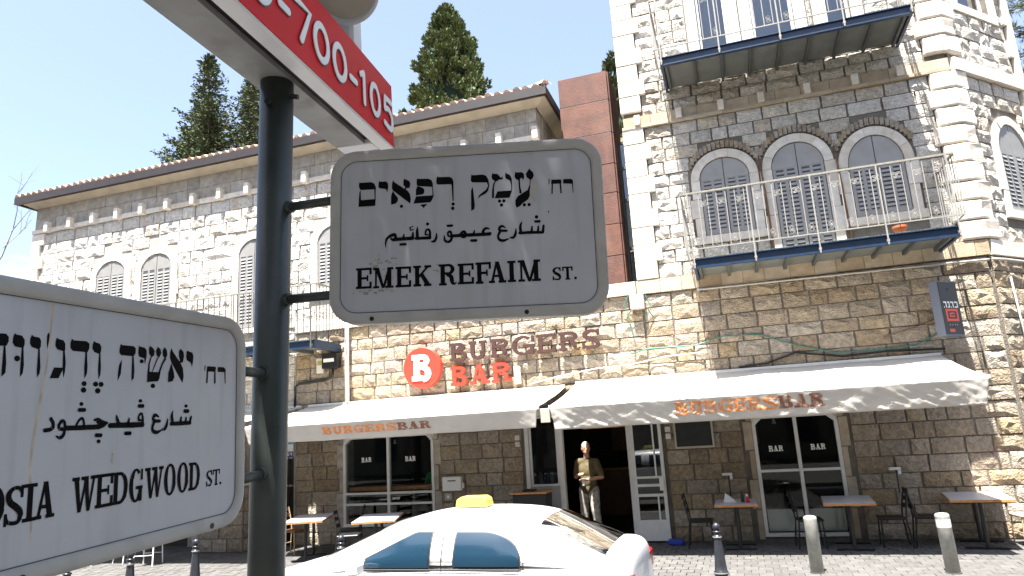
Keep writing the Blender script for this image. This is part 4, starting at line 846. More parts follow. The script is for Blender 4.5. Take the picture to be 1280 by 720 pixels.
# shop windows with clipped upper corners
def shop_window(house, x0, x1, z0, z1, bars, midx, txt, clip=.16, panels=None):
    t = .06; f = MB()
    f.box(x0, -.05, z0, x0 + t, .06, z1 - clip); f.box(x1 - t, -.05, z0, x1, .06, z1 - clip); f.box(x0 + clip, -.05, z1 - t, x1 - clip, .06, z1)
    f.prism([(x0, z1 - clip), (x0 + t, z1 - clip), (x0 + clip + .012, z1 - t), (x0 + clip, z1), (x0 + clip * .35, z1 - clip * .33)], XZ, -.049, .059)
    f.prism([(x1, z1 - clip), (x1 - clip * .35, z1 - clip * .33), (x1 - clip, z1), (x1 - clip - .012, z1 - t), (x1 - t, z1 - clip)], XZ, -.049, .059)
    f.box(midx - t / 2, -.046, z0 + t, midx + t / 2, .056, z1 - t)
    for b in bars:
        f.box(x0 + t, -.048, b, midx - t / 2, .058, b + .045); f.box(midx + t / 2, -.048, b, x1 - t, .058, b + .045)
    f.box(x0 + t, -.05, z0, x1 - t, .06, z0 + t)
    wo = f.build('window', M['white_frame'], house)
    for a, b in ((x0 + t, midx - t / 2), (midx + t / 2, x1 - t)):
        zz = [z0 + t] + [v for b_ in bars for v in (b_, b_ + .045)] + [z1 - t]
        for k in range(0, len(zz), 2):
            q = MB(); q.box(a, 0, zz[k], b, .008, zz[k + 1]); q.build('pane', M['glass'], wo)
    for xc, zc in txt:
        for i, ch in enumerate('BAR'):
            lm = MB(); flat_letters(lm, slab_glyph(ch, .85, .24, .16), lambda a, b, d, xx=xc + (i - 1.5) * .085, zz=zc: (xx + a * .088, -d, zz + b * .10), .0012); lm.build('letter', M['sign_white'], wo)
    # clipped corner infill in stone
    for sx in (x0, x1):
        sg = 1 if sx == x0 else -1
        c = MB(); c.prism([(sx, z1 + .05), (sx, z1 - clip), (sx + sg * clip, z1), (sx + sg * clip, z1 + .05)], XZ, -.03, .2); c.build('corner_stone', M['ashlar'], house)
    return wo
shop_window(RB, -8.40, -6.22, .36, 2.26, [1.02, .80], -7.30, [(-7.84, 1.70), (-6.78, 1.68)])
for a_, b_ in ((.27, .88), (.98, 1.56)):
    q = MB(); q.cbox(a_, .10, .14, b_, .13, .52, .006); q.build('kick_panel', M['white_frame'], RH)
shop_window(RH, .19, 1.64, .07, 2.19, [1.18], .93, [(.56, 1.54), (1.27, 1.54)])
for house, x0, x1, z1 in ((RB, -8.40, -6.22, 2.28), (RH, .19, 1.64, 2.22)):
    z = .1
    for sx, sg in ((x0, -1), (x1, 1)):
        z = .02; k = 0
        while z < z1:
            wq = .10 + (.06 if k % 2 else 0); q = MB(); q.cbox(sx + sg * .004, -.045, z + .005, sx + sg * wq, .2, min(z + .52, z1) - .005, .008); q.build('surround_stone', M['tan_ashlar'] if house is RH else M['grey_ashlar'], house); z += .52; k += 1
# fittings on the restaurant wall
m1 = MB(); m1.cbox(-5.99, -.17, 1.05, -5.58, -.06, 1.33, .008); mo = m1.build('meter_box', M['white_plastic']); tag(mo, 'white metal letter box on the wall right of the large left window', 'letter box')
q = MB(); q.box(-5.87, -.174, 1.24, -5.69, -.1705, 1.262); q.build('slot', M['black'], mo)
q = MB(); q.cbox(-5.57, -.14, 1.1, -5.53, -.08, 1.2, .005); q.build('latch', M['white_plastic'], mo)
m1 = MB(); m1.cbox(-5.98, -.085, .86, -5.82, -.06, 1.0, .006); po = m1.build('socket_plate', M['pipe_grey']); tag(po, 'small grey socket plate under the white letter box', 'socket')
q = MB(); q.lathe([(.028, 0), (.028, .01)], n=14); q.v = [(-5.90 + v[0], -.086 - v[2], .93 + v[1]) for v in q.v]; q.build('outlet', M['white_plastic'], po)
for k, (x, lab) in enumerate(((-4.34, 'pale switch pair on the wall left of the restaurant doorway'), (-1.33, 'pale switch pair between the glass door leaf and blackboard'))):
    so = thing('switch_plate', lab, 'switch', (x, -.07, 1.9), 'switch plates by the doorway')
    for zz in (1.86, 1.99): q = MB(); q.cbox(x - .05, -.09, zz, x + .05, -.055, zz + .10, .006); q.build('switch', M['pipe_white'], so)
bd = MB(); fr(bd, -1.22, -.50, 1.67, 2.18, -.10, -.065, .035); bo = bd.build('menu_board', M['cream_frame']); tag(bo, 'framed black menu board on the wall beside the doorway', 'menu board')
q = MB(); q.box(-1.185, -.088, 1.705, -.535, -.07, 2.145); q.build('board', M['chalk'], bo)
# small wall lamps (thin arm, white head)
for x, z, lab in ((-.32, 1.13, 'white headed wall lamp behind the cluttered table'), (2.42, 1.12, 'white headed wall lamp between the two right tables')):
    lo = thing('wall_lamp', lab, 'lamp', (x, -.05, z), 'small white wall lamps')
    q = MB(); q.tube([(x, -.04, z - .35), (x, -.14, z - .33), (x, -.16, z + .03)], .012, 8); q.build('arm', M['black_metal'], lo)
    q = MB(); q.cbox(x - .11, -.20, z + .03, x + .07, -.11, z + .075, .01); q.cbox(x + .02, -.19, z - .04, x + .065, -.12, z + .03, .008); q.build('head', M['white_plastic'], lo)

# ================================================================ STAIR TOWER CLAD IN WEATHERED STEEL
ST = thing('stair_tower', 'rust coloured steel clad stair tower between the two stone houses', 'tower', (-2.4, 1, 4.7))
yC = .35
zc = [4.97, 5.66, 6.35, 7.05, 7.71, 8.43, 9.20, 9.90]
bk = MB(); bk.box(-3.0, yC + .06, 4.70, -1.93, 1.6, 9.85); bk.build('core', M['rib'], ST)
for i in range(7):
    xa = -3.02
    p = MB(); p.cbox(xa, yC, zc[i] + .008, -1.92, yC + .05, zc[i + 1] - .008, .004); p.build('panel', M['corten'], ST)
    p = MB(); p.cbox(-1.925, yC + .055, zc[i] + .008, -1.885, 1.55, zc[i + 1] - .008, .004); p.build('panel', M['corten'], ST)
for i in (5, 6):
    p = MB(); p.box(-3.0, yC + .01, zc[i] - .007, -1.94, yC + .045, zc[i] + .007); p.build('joint_strip', M['joint_metal'], ST)
gl = MB(); zz = [4.97, 5.9, 7.0, 7.75, 8.35]
for z in zz: gl.box(-1.88, .86, z - .03, -1.60, .92, z + .03)
gl.box(-1.885, .85, 4.9, -1.845, .93, 8.4)
go = gl.build('window', M['rib'], ST)
for i in range(4):
    p = MB(); p.box(-1.845, .885, zz[i] + .03, -1.60, .893, zz[i + 1] - .03); p.build('pane', M['glass_sky'] if i != 1 else M['glass'], go)
p = MB(); p.box(-1.86, 1.1, 4.9, -1.6, 1.15, 8.4); p.build('blind', M['curtain'], go)
SW = thing('boundary_wall', 'rough stone wall standing behind the rusty stair tower', 'wall', (-2.5, 2.4, 4.7))
p = MB(); p.box(-3.46, 2.4, 4.7, -1.6, 2.8, 9.15); swo = p.build('wall', M['mortar'], SW)
lay_stones(masonry(Frame(0, 2.4, 0), swo, rows_of(4.7, 9.15, .3, 8), -3.46, -1.6, [], None, seed=71), swo, M['stone'], 30, lambda it: it[2])
# ================================================================ AWNINGS
def awning(label, x0, x1, zb, zf, drop, yf, word, wx0, wx1, wz0, wz1, seed, wr=1.0):
    t = thing('awning', label, 'awning', ((x0 + x1) / 2, 0, zb), 'cream awnings over the pavement')
    off = seed * 7.3
    def top(u, v):   # u along, v from wall to front
        x = x0 + (x1 - x0) * u; y = -.12 + (yf + .12) * v
        sag = .05 * math.sin(math.pi * v) * (.7 + .3 * math.sin(x * 5 + off)) + .012 * noise.noise(Vector((x * 1.5 + off, v * 3, 0)))
        return (x, y, zb + (zf - zb) * v - sag)
    def wrinkle(x, v):
        n1 = noise.noise(Vector((x * 3.1 + off + v * 1.2, v * 1.5, 2.0))); n2 = noise.noise(Vector((x * 7 + off - v * 4.0, v * 2.5, 5.0))); n3 = noise.noise(Vector((x * 17 + off + v * 9, v * 4, 9.0)))
        edge = min(1, (x - x0) / .5, (x1 - x) / .5)
        return (n1 * .020 + n2 * .018 + n3 * .011) * wr * (.35 + .9 * v) + (1 - max(0, edge)) * .06 * v
    def val(u, v):
        x = x0 + (x1 - x0) * u
        sw = .05 * (1 - max(0, min(1, (x - x0) / .35, (x1 - x) / .35)))
        s_ = 1 if u < .5 else -1
        return (x + s_ * sw * v * 1.2, yf - .04 - wrinkle(x, v) * .85 + .125 * v, zf - .03 - drop * v + .012 * noise.noise(Vector((x * 1.3 + off, 3, 0))) * v)
    def sheet(fn, nu, nv, name, m, thick):
        mb = MB(); vs = [fn(i / nu, j / nv) for j in range(nv + 1) for i in range(nu + 1)]
        mb.add(vs, [(j * (nu + 1) + i, j * (nu + 1) + i + 1, (j + 1) * (nu + 1) + i + 1, (j + 1) * (nu + 1) + i) for j in range(nv) for i in range(nu)])
        o = mb.build(name, m, t, smooth=True)
        md = o.modifiers.new('cloth', 'SOLIDIFY'); md.thickness = thick; md.offset = 0
        return o
    sheet(top, 90, 14, 'canopy', M['awning'], .004)
    sheet(val, 260, 14, 'valance', M['awning'], .003)
    b = MB(); b.box(x0 - .02, yf - .035, zf - .045, x1 + .02, yf + .035, zf + .006); b.build('front_bar', M['white_frame'], t)
    b = MB(); b.box(x0, -.13, zb - .03, x1, -.06, zb + .05); b.build('roller', M['white_frame'], t)
    for xa in (x0 + .5, x1 - .5):
        b = MB(); b.tube([(xa, -.13, zb - .06), (xa + .35, yf * .5, (zb + zf) / 2 - .12), (xa, yf, zf - .05)], .022, 8); b.build('arm', M['grey_frame'], t)
    # printed word, letter by letter, following the cloth
    n = len(word); cw = (wx1 - wx0) / max(1, n)
    for i, ch in enumerate(word):
        bm = bmesh.new()
        for k, p in enumerate(slab_glyph(ch, .80, .26, .17)):
            try: bm.faces.new([bm.verts.new((a, b_, k % 9)) for a, b_ in p])
            except ValueError: pass
        bmesh.ops.triangulate(bm, faces=bm.faces[:])
        for _ in range(2): bmesh.ops.subdivide_edges(bm, edges=[e for e in bm.edges if e.calc_length() > .12], cuts=1)
        mb = MB(); bm.verts.index_update(); vs = []
        for v in bm.verts:
            x = wx0 + cw * (i + v.co.x / .80 * .93); z = wz0 + (wz1 - wz0) * v.co.y
            q = val((x - x0) / (x1 - x0), min(1, max(0, (zf - .03 - z) / drop)))
            vs.append((x, q[1] - .006 - v.co.z * .0001, z))
        mb.add(vs, [[v.index for v in f.verts] for f in bm.faces]); bm.free()
        mb.build('letter', M['orange_print'] if i < 7 else M['brown_print'], t)
    return t
awning('cream awning over the large left window and tables', -9.25, -3.26, 2.98, 2.56, .32, -2.2, 'BURGERSBAR', -7.52, -5.27, 2.315, 2.45, 1, .3)
awning('wrinkled cream awning over the doorway and right tables', -3.04, 3.42, 3.02, 2.56, .38, -2.2, 'BURGERSBAR', -.97, 1.26, 2.27, 2.47, 2, 1.0)
awning('cream awning hidden behind the corner street sign, shading white chairs', -15.4, -9.45, 2.98, 2.56, .3, -2.9, '', 0, 0, 0, 0, 3, .4)
b = MB(); b.cbox(-3.235, -2.16, 2.28, -3.065, -2.10, 2.52, .008); q = b.build('awning_bracket', M['soffit']); tag(q, 'short square tan block closing the gap between the two awnings', 'bracket')


# ================================================================ RESTAURANT SIGN
DS = thing('round_sign', 'round red disc sign with a white letter B', 'sign', (-6.34, -.2, 3.62))
mb = MB(); mb.lathe([(.0, 0), (.425, 0), (.44, .012), (.44, .13), (.425, .145), (0, .145)], n=48); mb.v = [(-6.34 + v[0], -.10 - v[2], 3.62 + v[1]) for v in mb.v]
fixn(mb.build('disc', M['red_sign'], DS))
mb = MB()
for i, p in enumerate(slab_glyph('B', .80, .25, .19)): mb.prism(p, lambda a, b, d: (-6.34 - .225 + a * .56, d, 3.62 - .28 + b * .56), -.246, -.262 - .0004 * (i % 9))
fixn(mb.build('letter', M['sign_white'], DS))
for dx in (-.2, .2): mb = MB(); mb.box(-6.34 + dx - .02, -.1, 3.60, -6.34 + dx + .02, -.0, 3.64); mb.build('standoff', M['grey_frame'], DS)
LS = thing('sign_lettering', 'raised brown BURGERS above raised red BAR letters on the wall', 'sign', (-4.6, -.2, 3.6))
def raised(ch, x0, x1, z0, z1, m):
    mb = MB(); w = (x1 - x0) / (z1 - z0)
    for i, p in enumerate(slab_glyph(ch, w, .23, .16)): mb.prism(p, lambda a, b, d: (x0 + a * (z1 - z0), d, z0 + b * (z1 - z0)), -.14 + .0005 * (i % 9), -.20 - .0005 * (i % 9))
    o = fixn(mb.build('letter', m, LS))
    s_ = MB(); s_.box((x0 + x1) / 2 - .012, -.139, (z0 + z1) / 2 - .012, (x0 + x1) / 2 + .012, 0, (z0 + z1) / 2 + .012); s_.build('standoff', M['grey_frame'], LS)
for ch, a, b_ in zip('BURGERS', (-5.70, -5.26, -4.78, -4.30, -3.77, -3.30, -2.83), (-5.32, -4.87, -4.36, -3.83, -3.37, -2.88, -2.45)): raised(ch, a, b_, 3.70, 4.08, M['brown_sign'])
for ch, a, b_ in zip('BAR', (-5.70, -5.27, -4.78), (-5.34, -4.84, -4.36)): raised(ch, a, b_, 3.18, 3.58, M['red_sign'])
b = MB(); b.cbox(-4.30, -.17, 3.12, -4.18, -.05, 3.48, .01); q = b.build('sensor_box', M['white_plastic']); tag(q, 'small upright white box on the wall after the red R', 'box')

# projecting sign on the corner
PS = thing('projecting_sign', 'black projecting sign with red square emblem near the house corner', 'sign', (3.6, -.4, 3.85))
SGN = Frame(3.42, -.62, R(38))
mb = MB(); mb.prism([(0, 3.30), (.44, 3.30), (.44, 4.24), (0, 4.24)], SGN, -.16, .0); mb.build('box', mat('grey_blue_sign_case', (.12, .14, .18), .4, metal=.2), PS)
mb = MB(); mb.prism([(.012, 3.33), (.43, 3.33), (.43, 4.22), (.012, 4.22)], SGN, .001, .006); fc = mb.build('face', mat('dark_brown_sign_face', (.022, .016, .015), .4), PS)
for i, (u0, w) in enumerate(((.06, .07), (.15, .05), (.22, .07), (.31, .08))):
    mb = MB()
    for k, (a, b_, c, d) in enumerate(((u0, 3.86, u0 + w, 3.885), (u0 + w - .022, 3.78, u0 + w, 3.86), (u0, 3.78, u0 + .02 + (w - .03) * (i % 2), 3.80))):
        mb.add([SGN(a, b_, .0075 + k * .0002), SGN(c, b_, .0075 + k * .0002), SGN(c, d, .0075 + k * .0002), SGN(a, d, .0075 + k * .0002)], [(0, 1, 2, 3)])
    mb.build('letter', M['sign_white'], fc)
mb = MB(); rd = mat('red_sign_print', (.72, .09, .05), .5)
def pq(a, b_, c, d, k): mb.add([SGN(a, b_, .0075 + k), SGN(c, b_, .0075 + k), SGN(c, d, .0075 + k), SGN(a, d, .0075 + k)], [(0, 1, 2, 3)])
for nm, prt in (('emblem_border', ((.08, 3.55, .36, 3.59), (.08, 3.72, .36, 3.76), (.08, 3.59, .12, 3.72), (.32, 3.59, .36, 3.72))), ('emblem', ((.16, 3.62, .28, 3.645), (.16, 3.645, .185, 3.69), (.185, 3.67, .28, 3.695))), ('logo_patch', ((.10, 3.365, .22, 3.42),))):
    mb = MB()
    for i, (a, b_, c, d) in enumerate(prt): pq(a, b_, c, d, .0002 * i)
    mb.build(nm, rd, fc)
fc2 = mb
for i in range(4): mb = MB(); pq(.12 + i * .055, 3.48, .14 + i * .055, 3.495, 0); mb.build('small_letter', M['pipe_grey'], fc)
mb = MB(); mb.tube([(3.62, 0, 4.1), (3.60, -.5, 4.1)], .018, 8); mb.tube([(3.62, 0, 3.45), (3.60, -.5, 3.45)], .018, 8); mb.build('bracket', M['rib'], PS)

# ================================================================ PIPES AND CABLES ON THE FACADE
def cable(name, label, pts, r, m, n=6, cat='cable'):
    mb = MB(); mb.tube(pts, r, n); o = mb.build(name, m, smooth=True); return tag(o, label, cat)
cable('conduit', 'thin grey conduit running under the lower blue balcony', [(-.5, -.085, 4.655), (1.2, -.09, 4.64), (3.0, -.085, 4.625), (4.42, -.09, 4.60)], .022, M['pipe_grey'], cat='pipe')
cable('conduit', 'thin grey conduit continuing round the canted house corner', [(4.47, -.10, 4.60), CHAM(.3, 4.61, .10), CHAM(2.4, 4.60, .10)], .022, M['pipe_grey'], cat='pipe')
pts = [(-1.9, -.09, 3.52), (-1.55, -.085, 3.60), (-.64, -.08, 3.58), (-.10, -.085, 3.71), (.55, -.085, 3.67), (.9, -.085, 3.52), (1.2, -.085, 3.40), (1.79, -.085, 3.22), (2.51, -.085, 3.20), (3.1, -.085, 3.24), (3.52, -.085, 3.45), (3.66, -.085, 3.8)]
cable('cable', 'sagging green cable crossing the shaded wall above the right awning', pts, .014, M['cable_green'])
cable('cable', 'black cable bundle lying along the top of the right awning', [(.1, -.08, 3.10), (.6, -.09, 3.13), (1.1, -.09, 3.28), (1.9, -.09, 3.14), (2.6, -.09, 3.17), (3.5, -.09, 3.13)], .018, M['black'])
cable('cable', 'thin brown wire leading to the projecting sign', [(2.6, -.08, 3.42), (3.1, -.08, 3.55), (3.62, -.08, 3.72)], .010, M['wood_dark'])
cable('drainpipe', 'white drainpipe at the left end of the sign wall', [(-8.24, -.12, 4.80), (-8.24, -.12, 3.0)], .05, M['pipe_white'], 12, 'pipe')
cable('drainpipe', 'slim grey downpipe left of the balcony windows gap', [(1.0, -.075, 5.05), (.985, -.075, 6.4), (.95, -.075, 7.15)], .018, M['wood_dark'], 8, 'pipe')
cable('drainpipe', 'slim brown downpipe between the middle and right arched windows', [(2.36, -.075, 5.05), (2.33, -.075, 6.4), (2.30, -.075, 7.1)], .018, M['wood_dark'], 8, 'pipe')
cable('drainpipe', 'thin pipe on the sunlit wall at the right picture edge', [CHAM(.35, 4.3, .10), CHAM(.4, 3.4, .10), CHAM(.42, 2.2, .10), CHAM(.7, 2.1, .10)], .016, M['pipe_grey'], 8, 'pipe')
cable('cable', 'cream wire along the wall above the sign wall awning gap', [(-4.0, -.085, 3.10), (-3.3, -.085, 3.22), (-2.6, -.085, 3.30), (-1.9, -.085, 3.32), (-1.2, -.09, 3.42), (-.5, -.09, 3.44)], .012, M['pipe_white'])
jb = MB(); jb.cbox(-1.80, -.20, 4.39, -1.52, -.07, 4.68, .012); jo = jb.build('junction_box', M['pipe_grey']); tag(jo, 'grey junction box with green wires under the stone ledge', 'box')
for sx, pt in ((-1, [(-1.83, -.12, 4.68), (-1.92, -.12, 4.5), (-1.85, -.12, 4.25), (-1.80, -.1, 3.9)]), (1, [(-1.49, -.12, 4.66), (-1.40, -.12, 4.4), (-1.52, -.12, 4.2), (-1.58, -.12, 4.3)])):
    q = MB(); q.tube(pt, .011, 6); q.build('wire', M['cable_green'], jo)
eb = MB(); eb.cbox(-8.82, -.24, 3.80, -8.43, -.06, 4.14, .01); eo = eb.build('electric_box', M['black_metal']); tag(eo, 'dark electric box with white label under the left balcony', 'box')
q = MB(); q.box(-8.77, -.246, 3.94, -8.50, -.2405, 4.02); q.build('label_plate', M['sign_white'], eo)
eb = MB(); eb.cbox(-9.03, -.13, 3.72, -8.86, -.06, 4.06, .006); eo = eb.build('meter', M['pipe_white']); tag(eo, 'small white meter with yellow label left of the dark electric box', 'meter')
q = MB(); q.box(-9.0, -.134, 3.9, -8.89, -.1305, 4.0); q.build('label_plate', M['taxi_yellow'], eo)
cable('conduit', 'black conduit bending below the left balcony to the awning', [(-8.6, -.12, 3.80), (-8.62, -.12, 3.62), (-8.8, -.12, 3.55), (-9.5, -.12, 3.52), (-9.6, -.12, 3.45), (-9.6, -.12, 3.0)], .028, M['black_metal'], 8, 'pipe')

# flower pot
FP = MB(); FP.lathe([(.075, 0), (.105, .10), (.115, .10), (.118, .135), (.105, .135), (.10, .11), (0, .11)], 2.93, -1.02, 5.031, 20); o = fixn(FP.build('flower_pot', M['terracotta'])); tag(o, 'orange terracotta flower pot on the lower blue balcony', 'flower pot')

# ================================================================ STREET FURNITURE ON THE FAR PAVEMENT
def iron_bollard(x, y, label):
    t = thing('bollard', label, 'bollard', (x, y, 0), 'dark iron bollards with ball tops')
    prof = [(.105, 0), (.105, .05), (.095, .065), (.088, .10), (.088, .13), (.098, .14), (.098, .165), (.082, .18), (.076, .25), (.062, .42), (.050, .58), (.048, .60), (.060, .605), (.060, .625), (.047, .63), (.043, .665), (.055, .67), (.055, .685), (.035, .69), (.03, .70)]
    mb = MB(); mb.lathe(prof, x, y, 0, 24); fixn(mb.build('post', M['iron'], t, smooth=True))
    mb = MB(); mb.lathe([(.006, .0)] + [(.052 * math.sin(math.pi * k / 10), .052 - .052 * math.cos(math.pi * k / 10)) for k in range(1, 10)] + [(.004, .104)], x, y, .69, 20); fixn(mb.build('ball', M['iron'], t, smooth=True))
    mb = MB(); mb.lathe([(.1065, .01), (.1065, .045)], x, y, 0, 24); mb.build('band', M['iron_red'], t)
    for zz in (.6, .145): mb = MB(); mb.lathe([(.0615 if zz > .5 else .0992, zz + .006), (.0615 if zz > .5 else .0992, zz + .018)], x, y, 0, 24); mb.build('ring', M['bollard_grey'], t)
for x, y, lab in ((-.48, -3.5, 'dark iron bollard with ball top behind the taxi boot'), (-5.90, -4.15, 'dark iron bollard with ball top half hidden by the taxi bonnet'), (-8.40, -4.35, 'dark iron bollard with ball top just left of the pole'), (-8.60, -5.40, 'dark iron bollard middle of the three under the corner sign'), (-8.60, -6.40, 'dark iron bollard leftmost and nearest under the corner sign')): iron_bollard(x, y, lab)
def grey_bollard(x, y, label, lean, band):
    t = thing('bollard', label, 'bollard', (x, y, 0), 'plain grey cylindrical bollards')
    mb = MB(); mb.lathe([(.088, 0), (.088, .70), (.090, .72), (.086, .74), (.070, .755), (.03, .762)], n=28)
    o = fixn(mb.build('post', M['bollard_grey'], t, smooth=False, local=True))
    for p in o.data.polygons: p.use_smooth = len(p.vertices) == 4
    if band: mb = MB(); mb.lathe([(.0892, .58), (.0892, .68)], n=28); mb.build('band', M['bollard_band'], t, local=True)
    mb = MB(); mb.lathe([(.10, 0), (.10, .012), (.089, .014)], n=28); mb.build('foot', M['paver_bed'], t, local=True)
    t.rotation_euler = (0, lean, 0)
grey_bollard(.77, -2.71, 'plain grey cylindrical bollard before the table at the right shop window', 0, False)
grey_bollard(2.44, -2.68, 'plain grey cylindrical bollard with pale band before the sunlit table', R(-1.5), True)

def table(label, cx, cy, w, d, rz, m_edge='wood'):
    t = thing('table', label, 'table', (cx, cy, 0), 'restaurant tables on the pavement', rz)
    mb = MB(); mb.cbox(-w / 2 + .006, -d / 2 + .006, .722, w / 2 - .006, d / 2 - .006, .752, .003); mb.build('top', M['table_top'], t, local=True)
    mb = MB()
    mb.box(-w / 2, -d / 2, .712, w / 2, -d / 2 + .0055, .749); mb.box(-w / 2, d / 2 - .0055, .712, w / 2, d / 2, .749); mb.box(-w / 2, -d / 2 + .0056, .712, -w / 2 + .0055, d / 2 - .0056, .749); mb.box(w / 2 - .0055, -d / 2 + .0056, .712, w / 2, d / 2 - .0056, .749); mb.build('edge_band', M['wood'], t, local=True)
    for yy in (-d * .27, d * .27):
        mb = MB(); mb.lathe([(.03, .02), (.03, .70), (.10, .705), (.10, .72)], 0, yy, 0, 12); mb.build('column', M['black_metal'], t, local=True)
    mb = MB(); mb.box(-w * .36, -d * .27 - .03, .0, w * .36, -d * .27 + .03, .03); mb.box(-w * .36, d * .27 - .03, .0, w * .36, d * .27 + .03, .03); mb.build('foot', M['black_metal'], t, local=True)
    return t
table('grey topped table with sunlit corner, rightmost on the pavement', 3.40, -.62, .84, 1.2, R(-8))
table('grey topped table before the right shop window', 1.52, -.70, .76, 1.15, R(-4))
table('small grey topped table with napkin and bottles under the menu board', -.24, -.68, .70, .85, R(0))
table('grey topped table before the large left window', -6.62, -1.70, .78, 1.25, R(20))
table('grey topped table beside the green pole at the barred opening', -8.22, -1.55, .74, 1.3, R(22))

def chair(label, x, y, rz, m, mseat=None, tilt=0):
    t = thing('chair', label, 'chair', (x, y, 0), 'restaurant chairs', rz)   # faces local +Y
    mb = MB(); mb.cbox(-.20, -.20, .43, .20, .20, .465, .012); mb.build('seat', mseat or m, t, local=True)
    for sx in (-1, 1):
        mb = MB(); mb.tube([(sx * .19, .19, 0), (sx * .175, .17, .43)], .013, 6); mb.build('leg', m, t, local=True)
        mb = MB(); mb.tube([(sx * .19, -.24, 0), (sx * .175, -.19, .43), (sx * .175, -.21, .62), (sx * .165, -.27, .90)], .013, 6); mb.build('leg', m, t, local=True)
    mb = MB(); mb.tube([(-.18, .175, .2), (.18, .175, .2)], .008, 6); mb.tube([(-.185, -.21, .2), (.185, -.21, .2)], .008, 6); mb.build('stretcher', m, t, local=True)
    for zz, yy in ((.86, -.262), (.74, -.236), (.62, -.212)):
        mb = MB()
        n = 6; pts = [(-.17 + .34 * k / n, yy - .03 * math.sin(math.pi * k / n), zz) for k in range(n + 1)]
        vs = [];
        for p in pts: vs += [(p[0], p[1], p[2] - .035), (p[0], p[1], p[2] + .035), (p[0], p[1] - .012, p[2] + .035), (p[0], p[1] - .012, p[2] - .035)]
        fs = []
        for k in range(n):
            for j in range(4): fs.append((k * 4 + j, k * 4 + (j + 1) % 4, k * 4 + 4 + (j + 1) % 4, k * 4 + 4 + j))
        fs += [(0, 1, 2, 3), (n * 4 + 3, n * 4 + 2, n * 4 + 1, n * 4)]
        mb.add(vs, fs); fixn(mb.build('back_slat', mseat or m, t, local=True))
    return t
BK = M['black']
chair('light wicker chair standing half in the sun at the rightmost table', 4.06, -.62, R(95), M['wicker'], M['wicker'])
chair('black chair on the left side of the sunlit table', 2.68, -.60, R(-95), BK)
chair('black chair on the right side of the middle right table', 2.14, -.66, R(88), BK)
chair('black chair on the left side of the middle right table', .90, -.70, R(-85), BK)
chair('black chair left of the small cluttered table', -.86, -.62, R(-90), BK)
chair('black chair right of the table before the large left window', -5.98, -1.45, R(105), BK)
chair('black chair left of the table before the large left window', -7.22, -1.75, R(-70), BK)
chair('black chair right of the table by the green pole', -7.62, -1.05, R(115), BK)
chair('brown wicker chair behind the table by the green pole', -8.95, -1.05, R(-95), M['wicker'], M['wood_dark'])
for x, y, r_, lab in ((-11.5, -2.2, 20, 'white plastic chair under the corner sign, nearest the buttress'), (-12.3, -1.9, -15, 'white plastic chair under the corner sign, second from the buttress'), (-13.1, -2.3, 40, 'white plastic chair under the corner sign, furthest from the buttress')): chair(lab, x, y, R(r_), M['white_plastic'])

# things on the small table
zt = .752
nb = MB(); nb.prism([(-.44, zt), (-.22, zt), (-.26, zt + .04), (-.40, zt + .15)], XZ, -.72, -.66); o = nb.build('napkin', M['sign_white']); tag(o, 'folded white napkin leaning on the small table', 'napkin')
def bottle(label, x, y, m, cap, h=.17):
    t = thing('bottle', label, 'bottle', (x, y, zt), 'sauce bottles on the small table')
    mb = MB(); mb.lathe([(.026, 0), (.029, .01), (.029, h * .58), (.018, h * .76), (.012, h * .82), (.012, h * .86)], x, y, zt, 14); fixn(mb.build('body', m, t, smooth=True))
    mb = MB(); mb.lathe([(.014, h * .86), (.012, h)], x, y, zt, 12); mb.build('cap', cap, t)
bottle('dark sauce bottle on the small table', -.12, -.75, M['black_metal'], M['black'], .19)
bottle('red sauce bottle on the small table', -.04, -.86, M['lamp_red'], M['sign_white'], .13)
bottle('pale sauce bottle on the small table', -.05, -.72, M['pipe_white'], M['lamp_red'], .16)
HS = thing('host_stand', 'black counter box with wooden top left of the doorway', 'counter', (-3.92, -.62, 0))
mb = MB(); mb.cbox(-4.24, -.88, 0, -3.60, -.40, 1.0, .01); mb.build('cabinet', M['black'], HS)
mb = MB(); mb.cbox(-4.27, -.91, 1.002, -3.57, -.37, 1.035, .005); mb.build('top', M['wood'], HS)
mb = MB(); mb.cbox(-4.08, -.75, 1.037, -3.85, -.55, 1.075, .006); o = mb.build('menu_stack', M['black']); tag(o, 'dark stack of menus on the wooden counter top', 'menus')
bb_ = MB(); bb_.cbox(-1.50, -.42, .0, -1.22, -.2, .09, .02); o = bb_.build('blue_bag', mat('blue_plastic', (.02, .05, .35), .5)); tag(o, 'small blue plastic bundle on the pavement by the door leaf', 'bag')

# inside the restaurant
for i, (x, y, z, lab) in enumerate(((-7.72, 1.1, 2.05, 'glass pendant lamp behind the left pane of the large left window'), (-6.9, 1.3, 2.10, 'glass pendant lamp behind the right pane of the large left window'), (.62, 1.0, 2.02, 'pendant lamp behind the left pane of the right shop window'))):
    t = thing('pendant_lamp', lab, 'lamp', (x, y, 2.99), 'pendant lamps inside the restaurant')
    mb = MB(); mb.tube([(x, y, 2.99), (x, y, z + .1)], .006, 6); mb.build('cord', M['black'], t)
    mb = MB(); mb.lathe([(.02, .1), (.03, .06), (.045, .0), (.04, 0)], x, y, z, 14); mb.build('shade', M['white_plastic'], t)
ct = thing('window_counter', 'wooden counter top behind the large left window', 'counter', (-7.3, .55, 1.05))
mb = MB(); mb.cbox(-8.32, .075, 1.085, -6.30, .55, 1.175, .006); mb.build('top', M['wood'], ct)
mb = MB(); mb.box(-8.3, .5, .02, -8.24, .54, 1.084); mb.box(-6.4, .5, .02, -6.34, .54, 1.084); mb.build('leg', M['black'], ct)
bc = thing('bar_counter', 'dim brown bar with shelves deep inside the doorway', 'counter', (-2.2, 4.2, 0))
